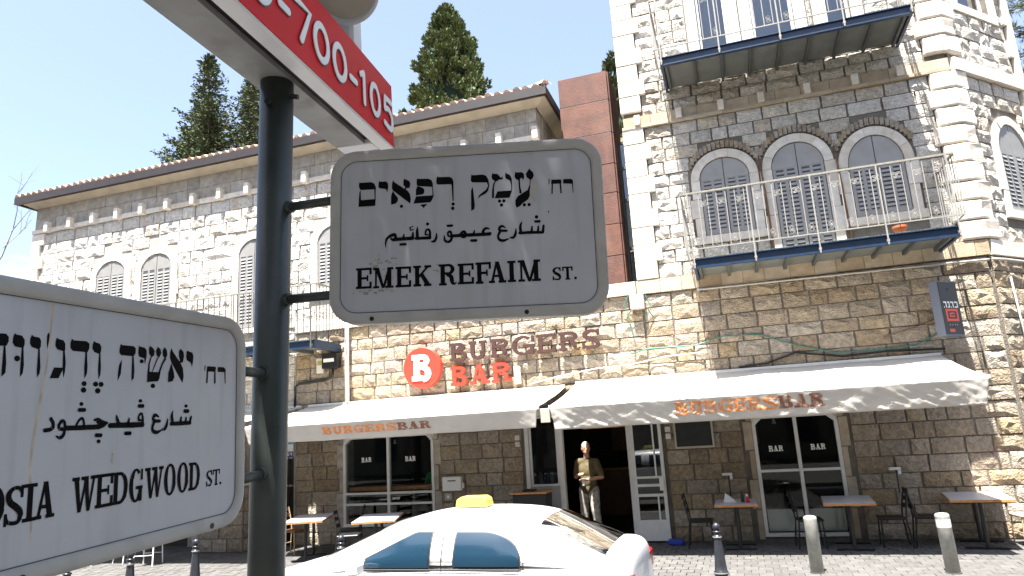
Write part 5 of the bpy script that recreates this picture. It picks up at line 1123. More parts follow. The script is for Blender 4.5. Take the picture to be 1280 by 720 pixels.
mb = MB(); mb.cbox(-3.6, 3.9, .02, .6, 4.4, 1.1, .01); mb.build('front', M['wood_dark'], bc)
mb = MB(); mb.cbox(-3.7, 3.8, 1.101, .7, 4.5, 1.15, .006); mb.build('top', M['wood'], bc)
mb = MB(); mb.box(-3.4, 5.5, 1.5, .4, 5.75, 2.3); mb.build('shelf_panel', M['wood_dark'], bc)
mb = MB(); mb.box(-3.05, .25, 2.13, -2.16, .34, 2.24); o = mb.build('door_beam', M['wood']); tag(o, 'orange wooden beam across the top of the dark doorway', 'beam')
for i in range(4):
    x = -4.0 + i * .12; mb = MB(); mb.lathe([(.045, 0), (.05, .005), (.05, .16), (.03, .2), (.03, .22)], x, .28, 1.1, 14)
    o = fixn(mb.build('jar', M['glass_clear'] if i % 2 else M['pipe_white'])); tag(o, ['pale jar furthest left', 'clear jar second from left', 'pale jar third from left', 'clear jar furthest right'][i] + ' inside the side window', 'jar', 'jars behind the side window')
mb = MB(); mb.box(-4.12, .2, 1.07, -3.53, .42, 1.098); o = mb.build('shelf', M['white_frame']); tag(o, 'narrow white shelf inside the side window', 'shelf')
# ================================================================ STREET SIGNS ON THE NEAR PAVEMENT
POLE_B = Vector((-1.3018, -11.8964, 1.7994)); POLE_T = Vector((-1.2572, -11.9397, 3.2672))
pdir = (POLE_T - POLE_B).normalized()
PB = POLE_B - pdir * (POLE_B.z / pdir.z)
pole = thing('sign_pole', 'dark green steel pole carrying the street signs', 'pole', tuple(PB))
mb = MB(); mb.tube([PB + pdir * .0, PB + pdir * 1.0, PB + pdir * 2.0, POLE_T - pdir * .002], .0505, 36); mb.build('shaft', M['pole'], pole, smooth=True)
mb = MB(); mb.lathe([(.12, 0), (.12, .015), (.053, .018), (.053, .02)], PB.x, PB.y, 0, 28); mb.build('base_plate', M['pole'], pole)
mb = MB(); c0 = POLE_T - pdir * .09; mb.tube([c0 + Vector((.01, -.049, 0)), c0 + Vector((.012, -.062, 0))], .010, 6); mb.build('bolt', M['black_metal'], pole); mb = MB(); mb.tube([c0 + Vector((.055, .0, .035)), c0 + Vector((.075, .005, .03))], .008, 8); mb.build('bolt', M['black_metal'], pole)
def clusters(items):
    # pieces that touch belong to one letter
    bb = [(min(p[0] for q in it for p in q) - 2e-4, min(p[1] for q in it for p in q) - 2e-4, max(p[0] for q in it for p in q) + 2e-4, max(p[1] for q in it for p in q) + 2e-4) for it in items]
    par = list(range(len(items)))
    def f(i):
        while par[i] != i: i = par[i]
        return i
    for i in range(len(items)):
        for j in range(i):
            a, b = bb[i], bb[j]
            if a[0] < b[2] and b[0] < a[2] and a[1] < b[3] and b[1] < a[3]: par[f(i)] = f(j)
    out = {}
    for i, it in enumerate(items): out.setdefault(f(i), []).extend(it)
    return list(out.values())
def plate_sign(name, label, o, u, v, n, W, H, x0, glyphs, latin, arms, hole_x, extra=None, lw=(.20, .11)):
    """o = reference point on the front plane; x0 = left end in local u (0 = reference)"""
    o, u, v, n = Vector(o), Vector(u).normalized(), Vector(v).normalized(), Vector(n).normalized()
    t = bpy.data.objects.new(name, None); COL.objects.link(t)
    mt = Matrix.Identity(4)
    for i in range(3): mt[i][0] = u[i]; mt[i][1] = v[i]; mt[i][2] = n[i]; mt[i][3] = o[i]
    t.matrix_world = mt; BASE[t.name] = Vector((0, 0, 0)); tag(t, label, 'street sign', 'street name signs on the pole')
    def rr(ax0, ay0, ax1, ay1, r, k=10):
        pts = []
        for cx, cy, a0 in ((ax1 - r, ay1 - r, 0), (ax0 + r, ay1 - r, 90), (ax0 + r, ay0 + r, 180), (ax1 - r, ay0 + r, 270)):
            for i in range(k + 1): a = R(a0 + 90 * i / k); pts.append((cx + r * math.cos(a), cy + r * math.sin(a)))
        return pts
    a0, b0, a1, b1 = x0, -H / 2, x0 + W, H / 2
    # rolled frame: rounded-rectangle section swept round the plate
    lv = [(0.000, -.052), (.000, -.006), (.003, -.001), (.010, .000), (.024, .000), (.029, -.003), (.031, -.009)]
    loops = [[(p[0], p[1], d) for p in rr(a0 + ins, b0 + ins, a1 - ins, b1 - ins, .078 - ins * .9)] for ins, d in lv]
    mb = MB(); m_ = len(loops[0]); vs = [p for l in loops for p in l]; fs = []
    for k in range(len(loops) - 1):
        for i in range(m_): fs.append((k * m_ + i, k * m_ + (i + 1) % m_, (k + 1) * m_ + (i + 1) % m_, (k + 1) * m_ + i))
    fs.append(tuple(range(m_ - 1, -1, -1)))
    mb.add(vs, fs); fo = mb.build('frame', M['sign_frame'], t, local=True)
    for p in fo.data.polygons: p.use_smooth = len(p.vertices) == 4
    fixn(fo)
    ga, gb = rr(a0 + .0295, b0 + .0295, a1 - .0295, b1 - .0295, .051), rr(a0 + .0325, b0 + .0325, a1 - .0325, b1 - .0325, .048)
    mb = MB(); mb.add([(p[0], p[1], -.0076) for p in ga] + [(p[0], p[1], -.0076) for p in gb], [(i, (i + 1) % 44, 44 + (i + 1) % 44, 44 + i) for i in range(44)]); mb.build('gasket', M['digit_edge'], t, local=True)
    mb = MB(); mb.add([(p[0], p[1], -.0085) for p in rr(a0 + .030, b0 + .030, a1 - .030, b1 - .030, .05)], [tuple(range(44))]); panel = mb.build('panel', M['sign_panel'], t, local=True)
    mb = MB()
    for hx in hole_x: mb = MB(); mb.lathe([(.0065, 0), (.0065, .0015), (.003, .002)], hx, b0 + .012, .0002, 10); mb.build('screw', M['black'], t, local=True)
    # lettering
    S = 1e-4
    fl = lambda a, b, d: (a, b, d)
    for cl in clusters([[[(x * S, y * S) for x, y in p]] for p in glyphs[0]]) + clusters([stroke2([(x * S, y * S, w * S) for x, y, w in st], 2) for st in glyphs[1]]):
        mb = MB(); flat_letters(mb, cl, fl, -.0080); mb.build('letter', M['letter_black'], t, local=True)
    for ch, xa, xb, yb, yt in latin:
        xa, xb, yb, yt = xa * S, xb * S, yb * S, yt * S; h = yt - yb
        mb = MB(); flat_letters(mb, slab_glyph(ch, (xb - xa) / h, lw[0] if ch != '.' else 1, lw[1]), lambda a, b, d: (xa + a * h, yb + b * h, d), -.0080); mb.build('letter', M['letter_black'], t, local=True)
    if extra: extra(t)
    inv = mt.inverted()
    for (lx, ly) in arms:
        P0 = Vector((lx, ly, -.03)); w0 = mt @ P0
        k = (w0 - PB).dot(pdir); w1 = PB + pdir * k + (w0 - PB - pdir * k).normalized() * .045
        mb = MB(); mb.tube([w0, w1], .0135, 14); mb.v = [tuple(inv @ Vector(p)) for p in mb.v]; mb.build('arm', M['pole'], t, local=True, smooth=True)
        mb = MB(); cdir = (w0 - w1).normalized(); mb.tube([w1 + cdir * -.005, w1 + cdir * .018], .019, 14); mb.v = [tuple(inv @ Vector(p)) for p in mb.v]; mb.build('collar', M['pole'], t, local=True)
    return t
def emek_marks(t):
    r = random.Random(5)
    mb = MB()
    for (x, y, w, h, dens) in ((-.235, -.085, .07, .018, 26), (-.24, -.165, .06, .012, 14), (-.30, -.165, .04, .008, 8), (-.085, -.115, .008, .014, 5), (-.225, -.12, .012, .02, 8)):
        for i in range(dens):
            cx, cy = x + r.gauss(0, w * .35), y + r.gauss(0, h * .5); k = 7; ra = r.uniform(.0015, .007)
            mb.add([(cx + ra * r.uniform(.5, 1.5) * math.cos(6.283 * j / k), cy + ra * .6 * r.uniform(.5, 1.4) * math.sin(6.283 * j / k), -.0082 + .00001 * (i % 19)) for j in range(k)], [tuple(range(k))])
    tag(mb.build('sticker_residue', M['smudge'], t, local=True), kind='stuff')
    mb = MB()   # pale tape over the ayin
    mb.add([(x, y, -.00685) for x, y in ((.186, .098), (.19, .135), (.206, .138), (.212, .110), (.203, .075), (.192, .078))], [(0, 1, 2, 3, 4, 5)][::1]); mb.f = [tuple(reversed(f)) for f in mb.f]
    mb.build('tape_scrap', mat('grey_tape', (.42, .41, .38), .8), t, local=True)
def wedg_marks(t):
    mb = MB()
    pts = [(-.585, .222, .006), (-.588, .12, .003), (-.602, .03, .006), (-.612, -.06, .005), (-.603, -.13, .006), (-.600, -.19, .003)]
    flat_letters(mb, stroke2(pts, 2, False), lambda a, b, d: (a, b, d), -.0084, .00001)
    mb.build('rust_streak', M['rust_streak'], t, local=True); mb = MB()
    mb.add([(-.432, -.055, -.0083), (-.428, -.055, -.0083), (-.427, -.075, -.0083), (-.433, -.075, -.0083)], [(0, 3, 2, 1)])
    mb.build('rust_drip', M['rust_streak'], t, local=True)
plate_sign('street_sign', 'grey Emek Refaim street sign facing the street, right of the pole', (-.6752, -11.8628, 2.7205), (0.97012298, 0.24125222, -0.02566639), (0.03238346, -0.02391834, 0.99918928), (0.24044274, -0.97016765, -0.03101631), .79, .5115, -.395, EMEK_GLYPHS, EMEK_LATIN, [(-.388, .118), (-.388, -.165)], (-.27, .165), emek_marks, (.205, .11))
plate_sign('street_sign', 'grey Wedgwood street sign cut off by the left picture edge', (-1.2112, -12.1067, 2.2252), (-0.09714067, 0.99472156, 0.0330562), (0.01306582, -0.03193587, 0.99940452), (0.99518489, 0.09751473, -0.00989458), .86, .5115, -.86, WEDG_GLYPHS, WEDG_LATIN, [(-.008, .125), (-.008, -.155)], (-.13, -.62), wedg_marks, (.165, .10))

# ---- red light box on top of the pole
bd, be, bu = Vector((-0.12875109, 0.98969535, 0.06265998)), Vector((0.991644, 0.12900459, 0)), Vector((0.00808342, -0.06213639, 0.99803493))
LB = bpy.data.objects.new('advertising_box', None); COL.objects.link(LB)
mt = Matrix.Identity(4)
for i in range(3): mt[i][0] = bd[i]; mt[i][1] = -be[i]; mt[i][2] = bu[i]; mt[i][3] = POLE_T[i]
LB.matrix_world = mt; BASE[LB.name] = Vector((0, 0, 0))
tag(LB, 'long red and white advertising light box with phone number on top of the pole', 'sign')
# local: x along, y = minus lateral, z up
A0, A1 = -.95, .665
mb = MB(); mb.box(A0, -.047, .001, .585, .075, .05); mb.build('bottom_panel', M['box_metal'], LB, local=True)
mb = MB(); mb.box(A0, -.080, .020, .59, -.0475, .05); mb.build('slot', M['black'], LB, local=True)
mb = MB(); mb.cbox(A0, -.137, -.004, A1, -.0805, .022, .004); mb.cbox(.586, -.080, .0, A1, .075, .022, .004); mb.build('trim', M['box_white'], LB, local=True)
mb = MB(); mb.box(A0, -.136, .0225, A1 + .004, .075, .262); mb.build('case', M['box_white'], LB, local=True)
mb = MB(); mb.box(A0, -.1395, .004, A1 + .006, -.1365, .266); face = mb.build('face', M['red_face'], LB, local=True)
mb = MB(); mb.box(A0, -.137, .2625, A1 + .006, .075, .268); mb.build('lid', M['digit_edge'], LB, local=True)
def digit(ch, xc, z0, w, h, s):
    if ch == '0': return [p for p in ring(xc, z0 + h / 2, w / 2, h / 2, s, s, 0, 360, 32)]
    if ch == '1': return stroke2([(xc + w * .08, z0 + s / 2, s), (xc + w * .08, z0 + h - s / 2, s)], 0) + stroke2([(xc + w * .08, z0 + h - s / 2, s), (xc - w * .22, z0 + h * .80, s * .9)], 0)
    if ch == '7': return stroke2([(xc - w / 2, z0 + h - s / 2, s), (xc + w / 2 - s * .3, z0 + h - s / 2, s), (xc - w * .12, z0 + s / 2, s)], 0)
    if ch == '-': return stroke2([(xc - w * .22, z0 + h * .42, s), (xc + w * .22, z0 + h * .42, s)], 0)
    if ch == '5': return stroke2([(xc + w * .40, z0 + h - s / 2, s), (xc - w * .30, z0 + h - s / 2, s)], 0) + stroke2([(xc - w * .30, z0 + h - s / 2, s), (xc - w * .36, z0 + h * .56, s)], 0) + stroke2([(xc - w * .36, z0 + h * .56, s), (xc + w * .05, z0 + h * .66, s), (xc + w * .46, z0 + h * .50, s), (xc + w * .42, z0 + h * .08, s), (xc + w * .0, z0 + s * .4, s), (xc - w * .42, z0 + h * .12, s)], 3)
    return []
for ch, xc, w in (('0', -.335, .118), ('-', -.213, .11), ('7', -.100, .105), ('0', .020, .114), ('0', .155, .114), ('-', .267, .11), ('1', .355, .10), ('0', .470, .108), ('5', .606, .098)):
    P = digit(ch, xc, .053, w, .138, .023)
    mb = MB()
    for i, p in enumerate(P):
        mb.prism(p, lambda a, b, d: (a + .004, d, b - .003), -.1396, -.1420 - .00002 * (i % 20))
    do = fixn(mb.build('digit', M['digit_edge'], LB, local=True))
    mb = MB()
    for i, p in enumerate(P):
        n_ = len(p); ar = sum(p[k][0] * p[(k + 1) % n_][1] - p[(k + 1) % n_][0] * p[k][1] for k in range(n_)); p = p if ar > 0 else p[::-1]
        mb.prism([(a, b) for a, b in p], lambda a, b, d: (a, d, b), -.1424, -.1450 - .00003 * (i % 20))
    fixn(mb.build('digit_face', M['digit_white'], do, local=True))
# round dish on a white housing standing on the box
mb = MB(); mb.cbox(.335, -.118, .2685, .43, -.01, .60, .012); mb.cbox(.24, -.10, .2685, .334, -.02, .33, .012); mb.build('housing', M['box_white'], LB, local=True)
dax = Vector((-.80, -.22, -.56)).normalized(); dq = Vector((0, 0, -1)).rotation_difference(dax); dc = Vector((.275, -.118, .468))
mb = MB(); mb.lathe([(.0, .05), (.085, .05), (.105, .04), (.126, .0), (.124, -.012), (.114, -.014), (.108, -.004), (.102, .008), (0, .010)], n=48)
mb.v = [tuple(dc + dq @ Vector(v)) for v in mb.v]; dsh = mb.build('dish', M['box_white'], LB, local=True, smooth=True); fixn(dsh)
mb = MB(); mb.lathe([(.0, 0), (.103, 0), (.103, -.002), (0, -.002)], z0=.006, n=40); mb.v = [tuple(dc + dq @ Vector(v)) for v in mb.v]
fixn(mb.build('dish_face', M['dish'], dsh, local=True))

# ================================================================ TAXI
TX = thing('taxi', 'white taxi saloon with yellow roof sign driving left', 'car', (-3.0, -7.0, -.13))
TX0 = -.98                                  # rear end
def cw(s, y, z): return (TX0 - s, -7.0 - y, z - .13)       # s from rear to front, y>0 toward the camera
def loft(name, st, m, sub=2, parent=TX, cap=True):
    mb = MB(); k = len(st[0][1]); vs = []; fs = []
    full = []
    for s, half in st:
        row = [(s, y, z) for y, z in half] + [(s, -y, z) for y, z in reversed(half[:-1] if half[-1][0] == 0 else half)]
        full.append(row)
    n = len(full[0])
    for row in full: vs += [cw(*p) for p in row]
    for i in range(len(full) - 1):
        for j in range(n - 1): fs.append((i * n + j, i * n + j + 1, (i + 1) * n + j + 1, (i + 1) * n + j))
        fs.append((i * n + n - 1, i * n, (i + 1) * n, (i + 1) * n + n - 1))
    if cap: fs.append(tuple(range(n))); fs.append(tuple((len(full) - 1) * n + j for j in reversed(range(n))))
    mb.add(vs, fs); o = fixn(mb.build(name, m, parent, smooth=True))
    if sub: md = o.modifiers.new('smooth', 'SUBSURF'); md.levels = sub; md.render_levels = sub
    return o
def sec(hw, zb, zbelt, zt, cr=.03): return [(hw * .80, zb), (hw * .97, zb + .10), (hw, zb + .30), (hw * .995, (zb + .3 + zbelt) / 2), (hw * .97, zbelt - .03), (hw * .93, zbelt + .005), (hw * .80, zt - .01), (hw * .4, zt + cr * .8), (0, zt + cr)]
body = [(0, sec(.68, .42, .94, 1.06, .02)), (.03, sec(.78, .30, 1.02, 1.20, .03)), (.14, sec(.82, .24, 1.06, 1.24, .03)), (.40, sec(.845, .22, 1.09, 1.22, .03)), (.9, sec(.855, .22, 1.12, 1.17)), (1.6, sec(.86, .22, 1.13, 1.16)), (2.4, sec(.86, .22, 1.11, 1.14)), (3.1, sec(.86, .22, 1.07, 1.13)), (3.4, sec(.855, .22, 1.02, 1.08)), (3.85, sec(.84, .24, .92, .97)), (4.2, sec(.80, .26, .80, .86)), (4.38, sec(.74, .30, .66, .72)), (4.45, sec(.64, .38, .56, .60))]
loft('body', body, M['car_paint'])
def gs(hb, zb, ht, zt): return [(hb, zb), (hb * .985, zb + (zt - zb) * .3), ((hb + ht) / 2 + .02, zb + (zt - zb) * .65), (ht + .015, zt - .035), (ht * .86, zt - .004), (ht * .4, zt + .018), (0, zt + .022)]
cab = [(.16, gs(.68, 1.08, .60, 1.20)), (.46, gs(.75, 1.09, .58, 1.34)), (.85, gs(.79, 1.11, .57, 1.505)), (1.15, gs(.80, 1.11, .575, 1.55)), (1.6, gs(.80, 1.11, .58, 1.565)), (2.05, gs(.80, 1.11, .58, 1.54)), (2.35, gs(.80, 1.10, .59, 1.46)), (2.8, gs(.78, 1.07, .62, 1.28)), (3.25, gs(.74, 1.02, .66, 1.09))]
loft('cabin', cab, M['car_paint'])
# glass set 6 mm proud of the cabin, each pane bowed with it
def cab_y(s, z):
    for (s0, a), (s1, b) in zip(cab[:-1], cab[1:]):
        if s0 <= s <= s1:
            t = (s - s0) / (s1 - s0); pts = [((1 - t) * p[0] + t * q[0], (1 - t) * p[1] + t * q[1]) for p, q in zip(a, b)]
            for (y0, z0), (y1, z1) in zip(pts[:-1], pts[1:]):
                if z0 <= z <= z1: k = (z - z0) / (z1 - z0 + 1e-9); return y0 + (y1 - y0) * k
            return pts[-1][0]
    return .7
def side_pane(name, top, zb_, s0, s1, m, sd, out, n=14, nv=5):
    mb = MB(); vs = []
    for i in range(n + 1):
        s = s0 + (s1 - s0) * i / n; zt_ = top(s)
        for j in range(nv + 1):
            z = zb_ + (zt_ - zb_) * j / nv; vs.append(cw(s, sd * (cab_y(s, z) + out), z))
    mb.add(vs, [(i * (nv + 1) + j, (i + 1) * (nv + 1) + j, (i + 1) * (nv + 1) + j + 1, i * (nv + 1) + j + 1) for i in range(n) for j in range(nv)])
    return mb.build(name, m, TX, smooth=True)
rt_ = lambda s: 1.20 + .235 * math.sqrt(max(0, 1 - max(0, (1.30 - s) / .38) ** 2)) if s < 1.30 else 1.435 + .012 * (s - 1.3)
ft_ = lambda s: 1.44 if s < 1.93 else 1.44 - (s - 1.93) * .44
for sd in (1, -1):
    q = MB()
    side_pane('window_seal', lambda s: rt_(s) + .015, 1.155, .925, 1.545, M['car_trim'], sd, .000)
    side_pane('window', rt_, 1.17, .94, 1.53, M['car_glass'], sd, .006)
    side_pane('window_seal', lambda s: ft_(s) + .012, 1.145, 1.76, 2.42, M['car_trim'], sd, .000)
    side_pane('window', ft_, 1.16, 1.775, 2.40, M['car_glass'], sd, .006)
for sd in (1, -1):
    for s_ in (1.652, .90): side_pane('door_seam', lambda s: 1.42 if s > 1 else 1.20, 1.125, s_ - .005, s_ + .005, M['car_trim'], sd, .004, 1, 6)
    mb = MB(); mb.cbox(*cw(.93, sd * .818, 1.137), *cw(2.42, sd * .805, 1.152), .003); mb.build('belt_trim', M['car_trim'], TX)
def strip_glass(name, s0, s1, m, out=.008, wfrac=.93):
    mb = MB(); n, k = 8, 10; vs = []
    def ztop(s):
        for (a, A), (b, B) in zip(cab[:-1], cab[1:]):
            if a <= s <= b: t = (s - a) / (b - a); return [((1 - t) * p[0] + t * q[0], (1 - t) * p[1] + t * q[1]) for p, q in zip(A, B)]
    for i in range(n + 1):
        s = s0 + (s1 - s0) * i / n; pts = ztop(s); yy = pts[3][0] * wfrac
        for j in range(k + 1):
            y = -yy + 2 * yy * j / k; ay = abs(y); z = None
            for (y0, z0), (y1, z1) in zip(pts[3:-1], pts[4:]):
                if y1 <= ay <= y0: t = (y0 - ay) / (y0 - y1 + 1e-9); z = z0 + (z1 - z0) * t
            if z is None: z = pts[-1][1]
            vs.append(cw(s, y, z + out))
    mb.add(vs, [(i * (k + 1) + j, i * (k + 1) + j + 1, (i + 1) * (k + 1) + j + 1, (i + 1) * (k + 1) + j) for i in range(n) for j in range(k)])
    return mb.build(name, m, TX, smooth=True)
strip_glass('rear_window', .22, .80, M['car_rear_glass'])
strip_glass('windscreen', 2.36, 3.15, M['car_rear_glass'])
SG = MB()
prof = [(.15, 0), (.17, .02), (.16, .085), (.11, .10)]
vs = []
for y in (-.10, .10): vs += [cw(1.62 - a, y, 1.585 + z) for a, z in [(-.17, 0), (-.155, .075), (-.11, .10), (.11, .10), (.155, .075), (.17, 0)]]
SG.add(vs, [(0, 1, 2, 3, 4, 5), (11, 10, 9, 8, 7, 6)] + [(i, (i + 1) % 6, 6 + (i + 1) % 6, 6 + i) for i in range(6)])
so = fixn(SG.build('roof_sign', M['taxi_yellow'], TX)); md = so.modifiers.new('round', 'BEVEL'); md.width = .012; md.segments = 2
for s in (.80, 3.62):
    for sd in (1, -1):
        mb = MB()
        c = cw(s, sd * .74, .31)
        prof = [(.20, -.10), (.285, -.10), (.31, -.07), (.31, .07), (.285, .10), (.20, .10)]
        n = 32; vs = [(c[0] + r_ * math.cos(6.2832 * j / n), c[1] + t_, c[2] + r_ * math.sin(6.2832 * j / n)) for r_, t_ in prof for j in range(n)]
        mb.add(vs, [(i * n + j, i * n + (j + 1) % n, ((i + 1) % 6) * n + (j + 1) % n, ((i + 1) % 6) * n + j) for i in range(6) for j in range(n)])
        wh = fixn(mb.build('wheel', M['rubber'], TX, smooth=True))
        mb = MB(); 
        for k in range(10):
            a = 6.2832 * k / 10; ca, sa = math.cos(a), math.sin(a)
            mb.add([(c[0] + r_ * ca - w_ * sa, c[1] + t_, c[2] + r_ * sa + w_ * ca) for r_, w_ in ((.03, -.02), (.198, -.03), (.198, .03), (.03, .02)) for t_ in (-.085 * sd, -.07 * sd)], [(0, 2, 4, 6), (1, 7, 5, 3), (0, 1, 3, 2), (4, 5, 7, 6)])
        mb.build('rim', M['rim'], wh)
for sd in (1, -1):
    mb = MB(); c = cw(2.42, sd * .93, 1.17); mb.cbox(c[0] - .06, c[1] - .09, c[2] - .055, c[0] + .05, c[1] + .09, c[2] + .065, .03); mb.build('door_mirror', M['car_paint'], TX)
    mb = MB(); c = cw(.03, sd * .60, 1.0); mb.cbox(c[0] - .05, c[1] - .14, c[2] - .10, c[0] + .02, c[1] + .14, c[2] + .08, .02); mb.build('tail_lamp', M['lamp_red'], TX)
    mb = MB(); c = cw(4.36, sd * .56, .68); mb.cbox(c[0] - .03, c[1] - .13, c[2] - .06, c[0] + .06, c[1] + .13, c[2] + .05, .02); mb.build('headlight', M['bollard_band'], TX)
    for s in (1.12, 2.0):
        mb = MB(); c = cw(s, sd * .863, .98); mb.cbox(c[0] - .08, c[1] - .012, c[2] - .014, c[0] + .08, c[1] + .012, c[2] + .014, .005); mb.build('door_handle', M['car_paint'], TX)
for s, y in ((1.85, .36), (1.85, -.36), (1.0, .0)):
    mb = MB(); a = cw(s + .12, y - .24 if y else -.6, .55); b = cw(s - .05, y + .24 if y else .6, 1.22); mb.cbox(a[0], a[1], a[2], b[0], b[1], b[2], .05); mb.build('seat', M['seat_cloth'], TX)

# ================================================================ PEOPLE
def capsule(bm, a, b, r0, r1, n=14, k=5):
    a, b = Vector(a), Vector(b); ax = (b - a); L = ax.length; ax.normalize()
    s = ax.orthogonal().normalized(); t = ax.cross(s); rings = []
    prof = [(-r0 * math.cos(i * math.pi / 2 / k), r0 * math.sin(i * math.pi / 2 / k)) for i in range(1, k + 1)] + [(L + r1 * math.sin(i * math.pi / 2 / k), r1 * math.cos(i * math.pi / 2 / k)) for i in range(k)]
    vs = [[bm.verts.new(a + ax * d + (s * math.cos(6.2832 * j / n) + t * math.sin(6.2832 * j / n)) * r) for j in range(n)] for d, r in prof]
    c0 = bm.verts.new(a - ax * r0); c1 = bm.verts.new(b + ax * r1)
    for p, q in zip(vs[:-1], vs[1:]):
        for j in range(n): bm.faces.new((p[j], p[(j + 1) % n], q[(j + 1) % n], q[j]))
    for j in range(n): bm.faces.new((c0, vs[0][(j + 1) % n], vs[0][j])); bm.faces.new((c1, vs[-1][j], vs[-1][(j + 1) % n]))
def ellipsoid(bm, c, rx, ry, rz, n=18):
    g = bmesh.ops.create_uvsphere(bm, u_segments=n, v_segments=n // 2 + 3, radius=1)
    for v in g['verts']: v.co = Vector((c[0] + v.co.x * rx, c[1] + v.co.y * ry, c[2] + v.co.z * rz))
def fused(name, bm, m, parent, vox, smooth=6):
    me = bpy.data.meshes.new(name); bmesh.ops.recalc_face_normals(bm, faces=bm.faces); bm.to_mesh(me); bm.free(); me.materials.append(m)
    o = bpy.data.objects.new(name, me); COL.objects.link(o); o.parent = parent
    r_ = o.modifiers.new('fuse', 'REMESH'); r_.mode = 'VOXEL'; r_.voxel_size = vox; r_.use_smooth_shade = True
    s_ = o.modifiers.new('soften', 'SMOOTH'); s_.iterations = smooth; s_.factor = .5
    return o
def person(label, x, y, z, rz, skin, shirt, trou, hair, armR, armL, H=1.0, turn=0, seated=False):
    """local: faces -Y, arms given as (elbow, wrist, hand_dir) per side; z=0 at the soles"""
    t = thing('person', label, 'person', (x, y, z), None, rz)
    bm = bmesh.new()
    hips = .90
    for sx in (-1, 1):
        kn, an = ((sx * .11, -.02, .50), (sx * .12, .015, .09)) if sx < 0 else ((.15, -.10, .51), (.19, -.06, .09))
        capsule(bm, (sx * .095, 0, hips), kn, .085, .058); capsule(bm, kn, an, .055, .036)
        capsule(bm, (an[0], an[1] + .015, .045), (an[0] + sx * .03, an[1] - .165, .035), .04, .032)
    ellipsoid(bm, (0, 0, .96), .165, .115, .13); ellipsoid(bm, (0, .0, 1.10), .155, .112, .16); ellipsoid(bm, (0, 0, 1.27), .17, .115, .17)
    capsule(bm, (-.15, .005, 1.415), (.15, .005, 1.415), .065, .065); capsule(bm, (0, .01, 1.42), (0, -.005, 1.54), .062, .055)
    hd = bmesh.new()
    ellipsoid(hd, (0, 0, .11), .076, .098, .118); ellipsoid(hd, (0, -.035, .045), .056, .062, .06)         # skull, jaw
    capsule(hd, (0, -.095, .10), (0, -.112, .072), .010, .015, 8, 3)                                       # nose
    capsule(hd, (-.035, -.083, .128), (.035, -.083, .128), .012, .012, 8, 3)                                # brow
    capsule(hd, (-.020, -.090, .036), (.020, -.090, .036), .008, .008, 8, 3)                                # lips
    for sx in (-1, 1): ellipsoid(hd, (sx * .077, .008, .095), .010, .020, .032, 10); ellipsoid(hd, (sx * .03, -.078, .105), .012, .010, .007, 8)
    hm = Matrix.Translation((0, -.01, 1.555)) @ Matrix.Rotation(turn, 4, 'Z')
    bmesh.ops.transform(hd, matrix=hm, verts=hd.verts)
    tmp = bpy.data.meshes.new('tmp'); hd.to_mesh(tmp); hd.free(); bm.from_mesh(tmp); bpy.data.meshes.remove(tmp)
    sleeves = []
    for sx, (el, wr, hdirn) in ((-1, armR), (1, armL)):
        sh = (sx * .185, .0, 1.405); capsule(bm, sh, el, .054, .042); capsule(bm, el, wr, .041, .027); sleeves.append((sh, el))
        w = Vector(wr); d = (w - Vector(el)).normalized(); hdv = Vector(hdirn).normalized(); side = d.cross(hdv).normalized()
        pc = w + d * .055
        for k in range(4): capsule(bm, w + side * (k - 1.5) * .012, pc + side * (k - 1.5) * .021, .015, .014, 8, 3)   # palm
        for k, ln in enumerate((.030, .036, .034, .026)):
            b0 = pc + d * .008 + side * (k - 1.5) * .021; b1 = b0 + d * ln * .8 + hdv * ln * .5; b2 = b1 + hdv * ln * .9 + d * ln * .1; b3 = b2 + hdv * ln * .45 - d * ln * .45
            capsule(bm, b0, b1, .0095, .009, 8, 3); capsule(bm, b1, b2, .009, .0085, 8, 3); capsule(bm, b2, b3, .0085, .0075, 8, 3)
        th0 = w + d * .02 - side * .03; th1 = th0 + d * .03 - side * .02 + hdv * .015; th2 = th1 + d * .025 + hdv * .025
        capsule(bm, th0, th1, .012, .011, 8, 3); capsule(bm, th1, th2, .011, .009, 8, 3)
    fused('body', bm, skin, t, .0075, 3)
    bm = bmesh.new()
    ellipsoid(bm, (0, 0, .93), .185, .135, .13); ellipsoid(bm, (0, -.01, 1.06), .178, .135, .17); ellipsoid(bm, (0, 0, 1.25), .192, .138, .19); capsule(bm, (-.16, .005, 1.41), (.16, .005, 1.41), .075, .075)
    capsule(bm, (0, .012, 1.42), (0, .008, 1.465), .074, .068)
    for (sh, el) in sleeves:
        a, b = Vector(sh), Vector(el); capsule(bm, a, a.lerp(b, .78), .072, .066)
    so = fused('shirt', bm, shirt, t, .012, 8)
    bm = bmesh.new()
    for sx in (-1, 1):
        kn, an = ((sx * .11, -.02, .52), (sx * .12, .012, .10)) if sx < 0 else ((.15, -.10, .52), (.19, -.06, .10))
        capsule(bm, (sx * .095, 0, .90), kn, .108, .082); capsule(bm, kn, an, .080, .068)
    ellipsoid(bm, (0, 0, .93), .172, .125, .12)
    fused('trousers', bm, trou, t, .012, 8)
    bm = bmesh.new()
    for ax_, ay_, sx in ((-.12, .03, -1), (.19, -.045, 1)): capsule(bm, (ax_, ay_, .045), (ax_ + sx * .03, ay_ - .19, .038), .05, .040)
    fused('shoes', bm, M['shoe'], t, .009, 4)
    bm = bmesh.new(); ellipsoid(bm, (0, .018, .145), .080, .098, .092); ellipsoid(bm, (0, .05, .09), .074, .066, .09)
    bmesh.ops.transform(bm, matrix=hm, verts=bm.verts)
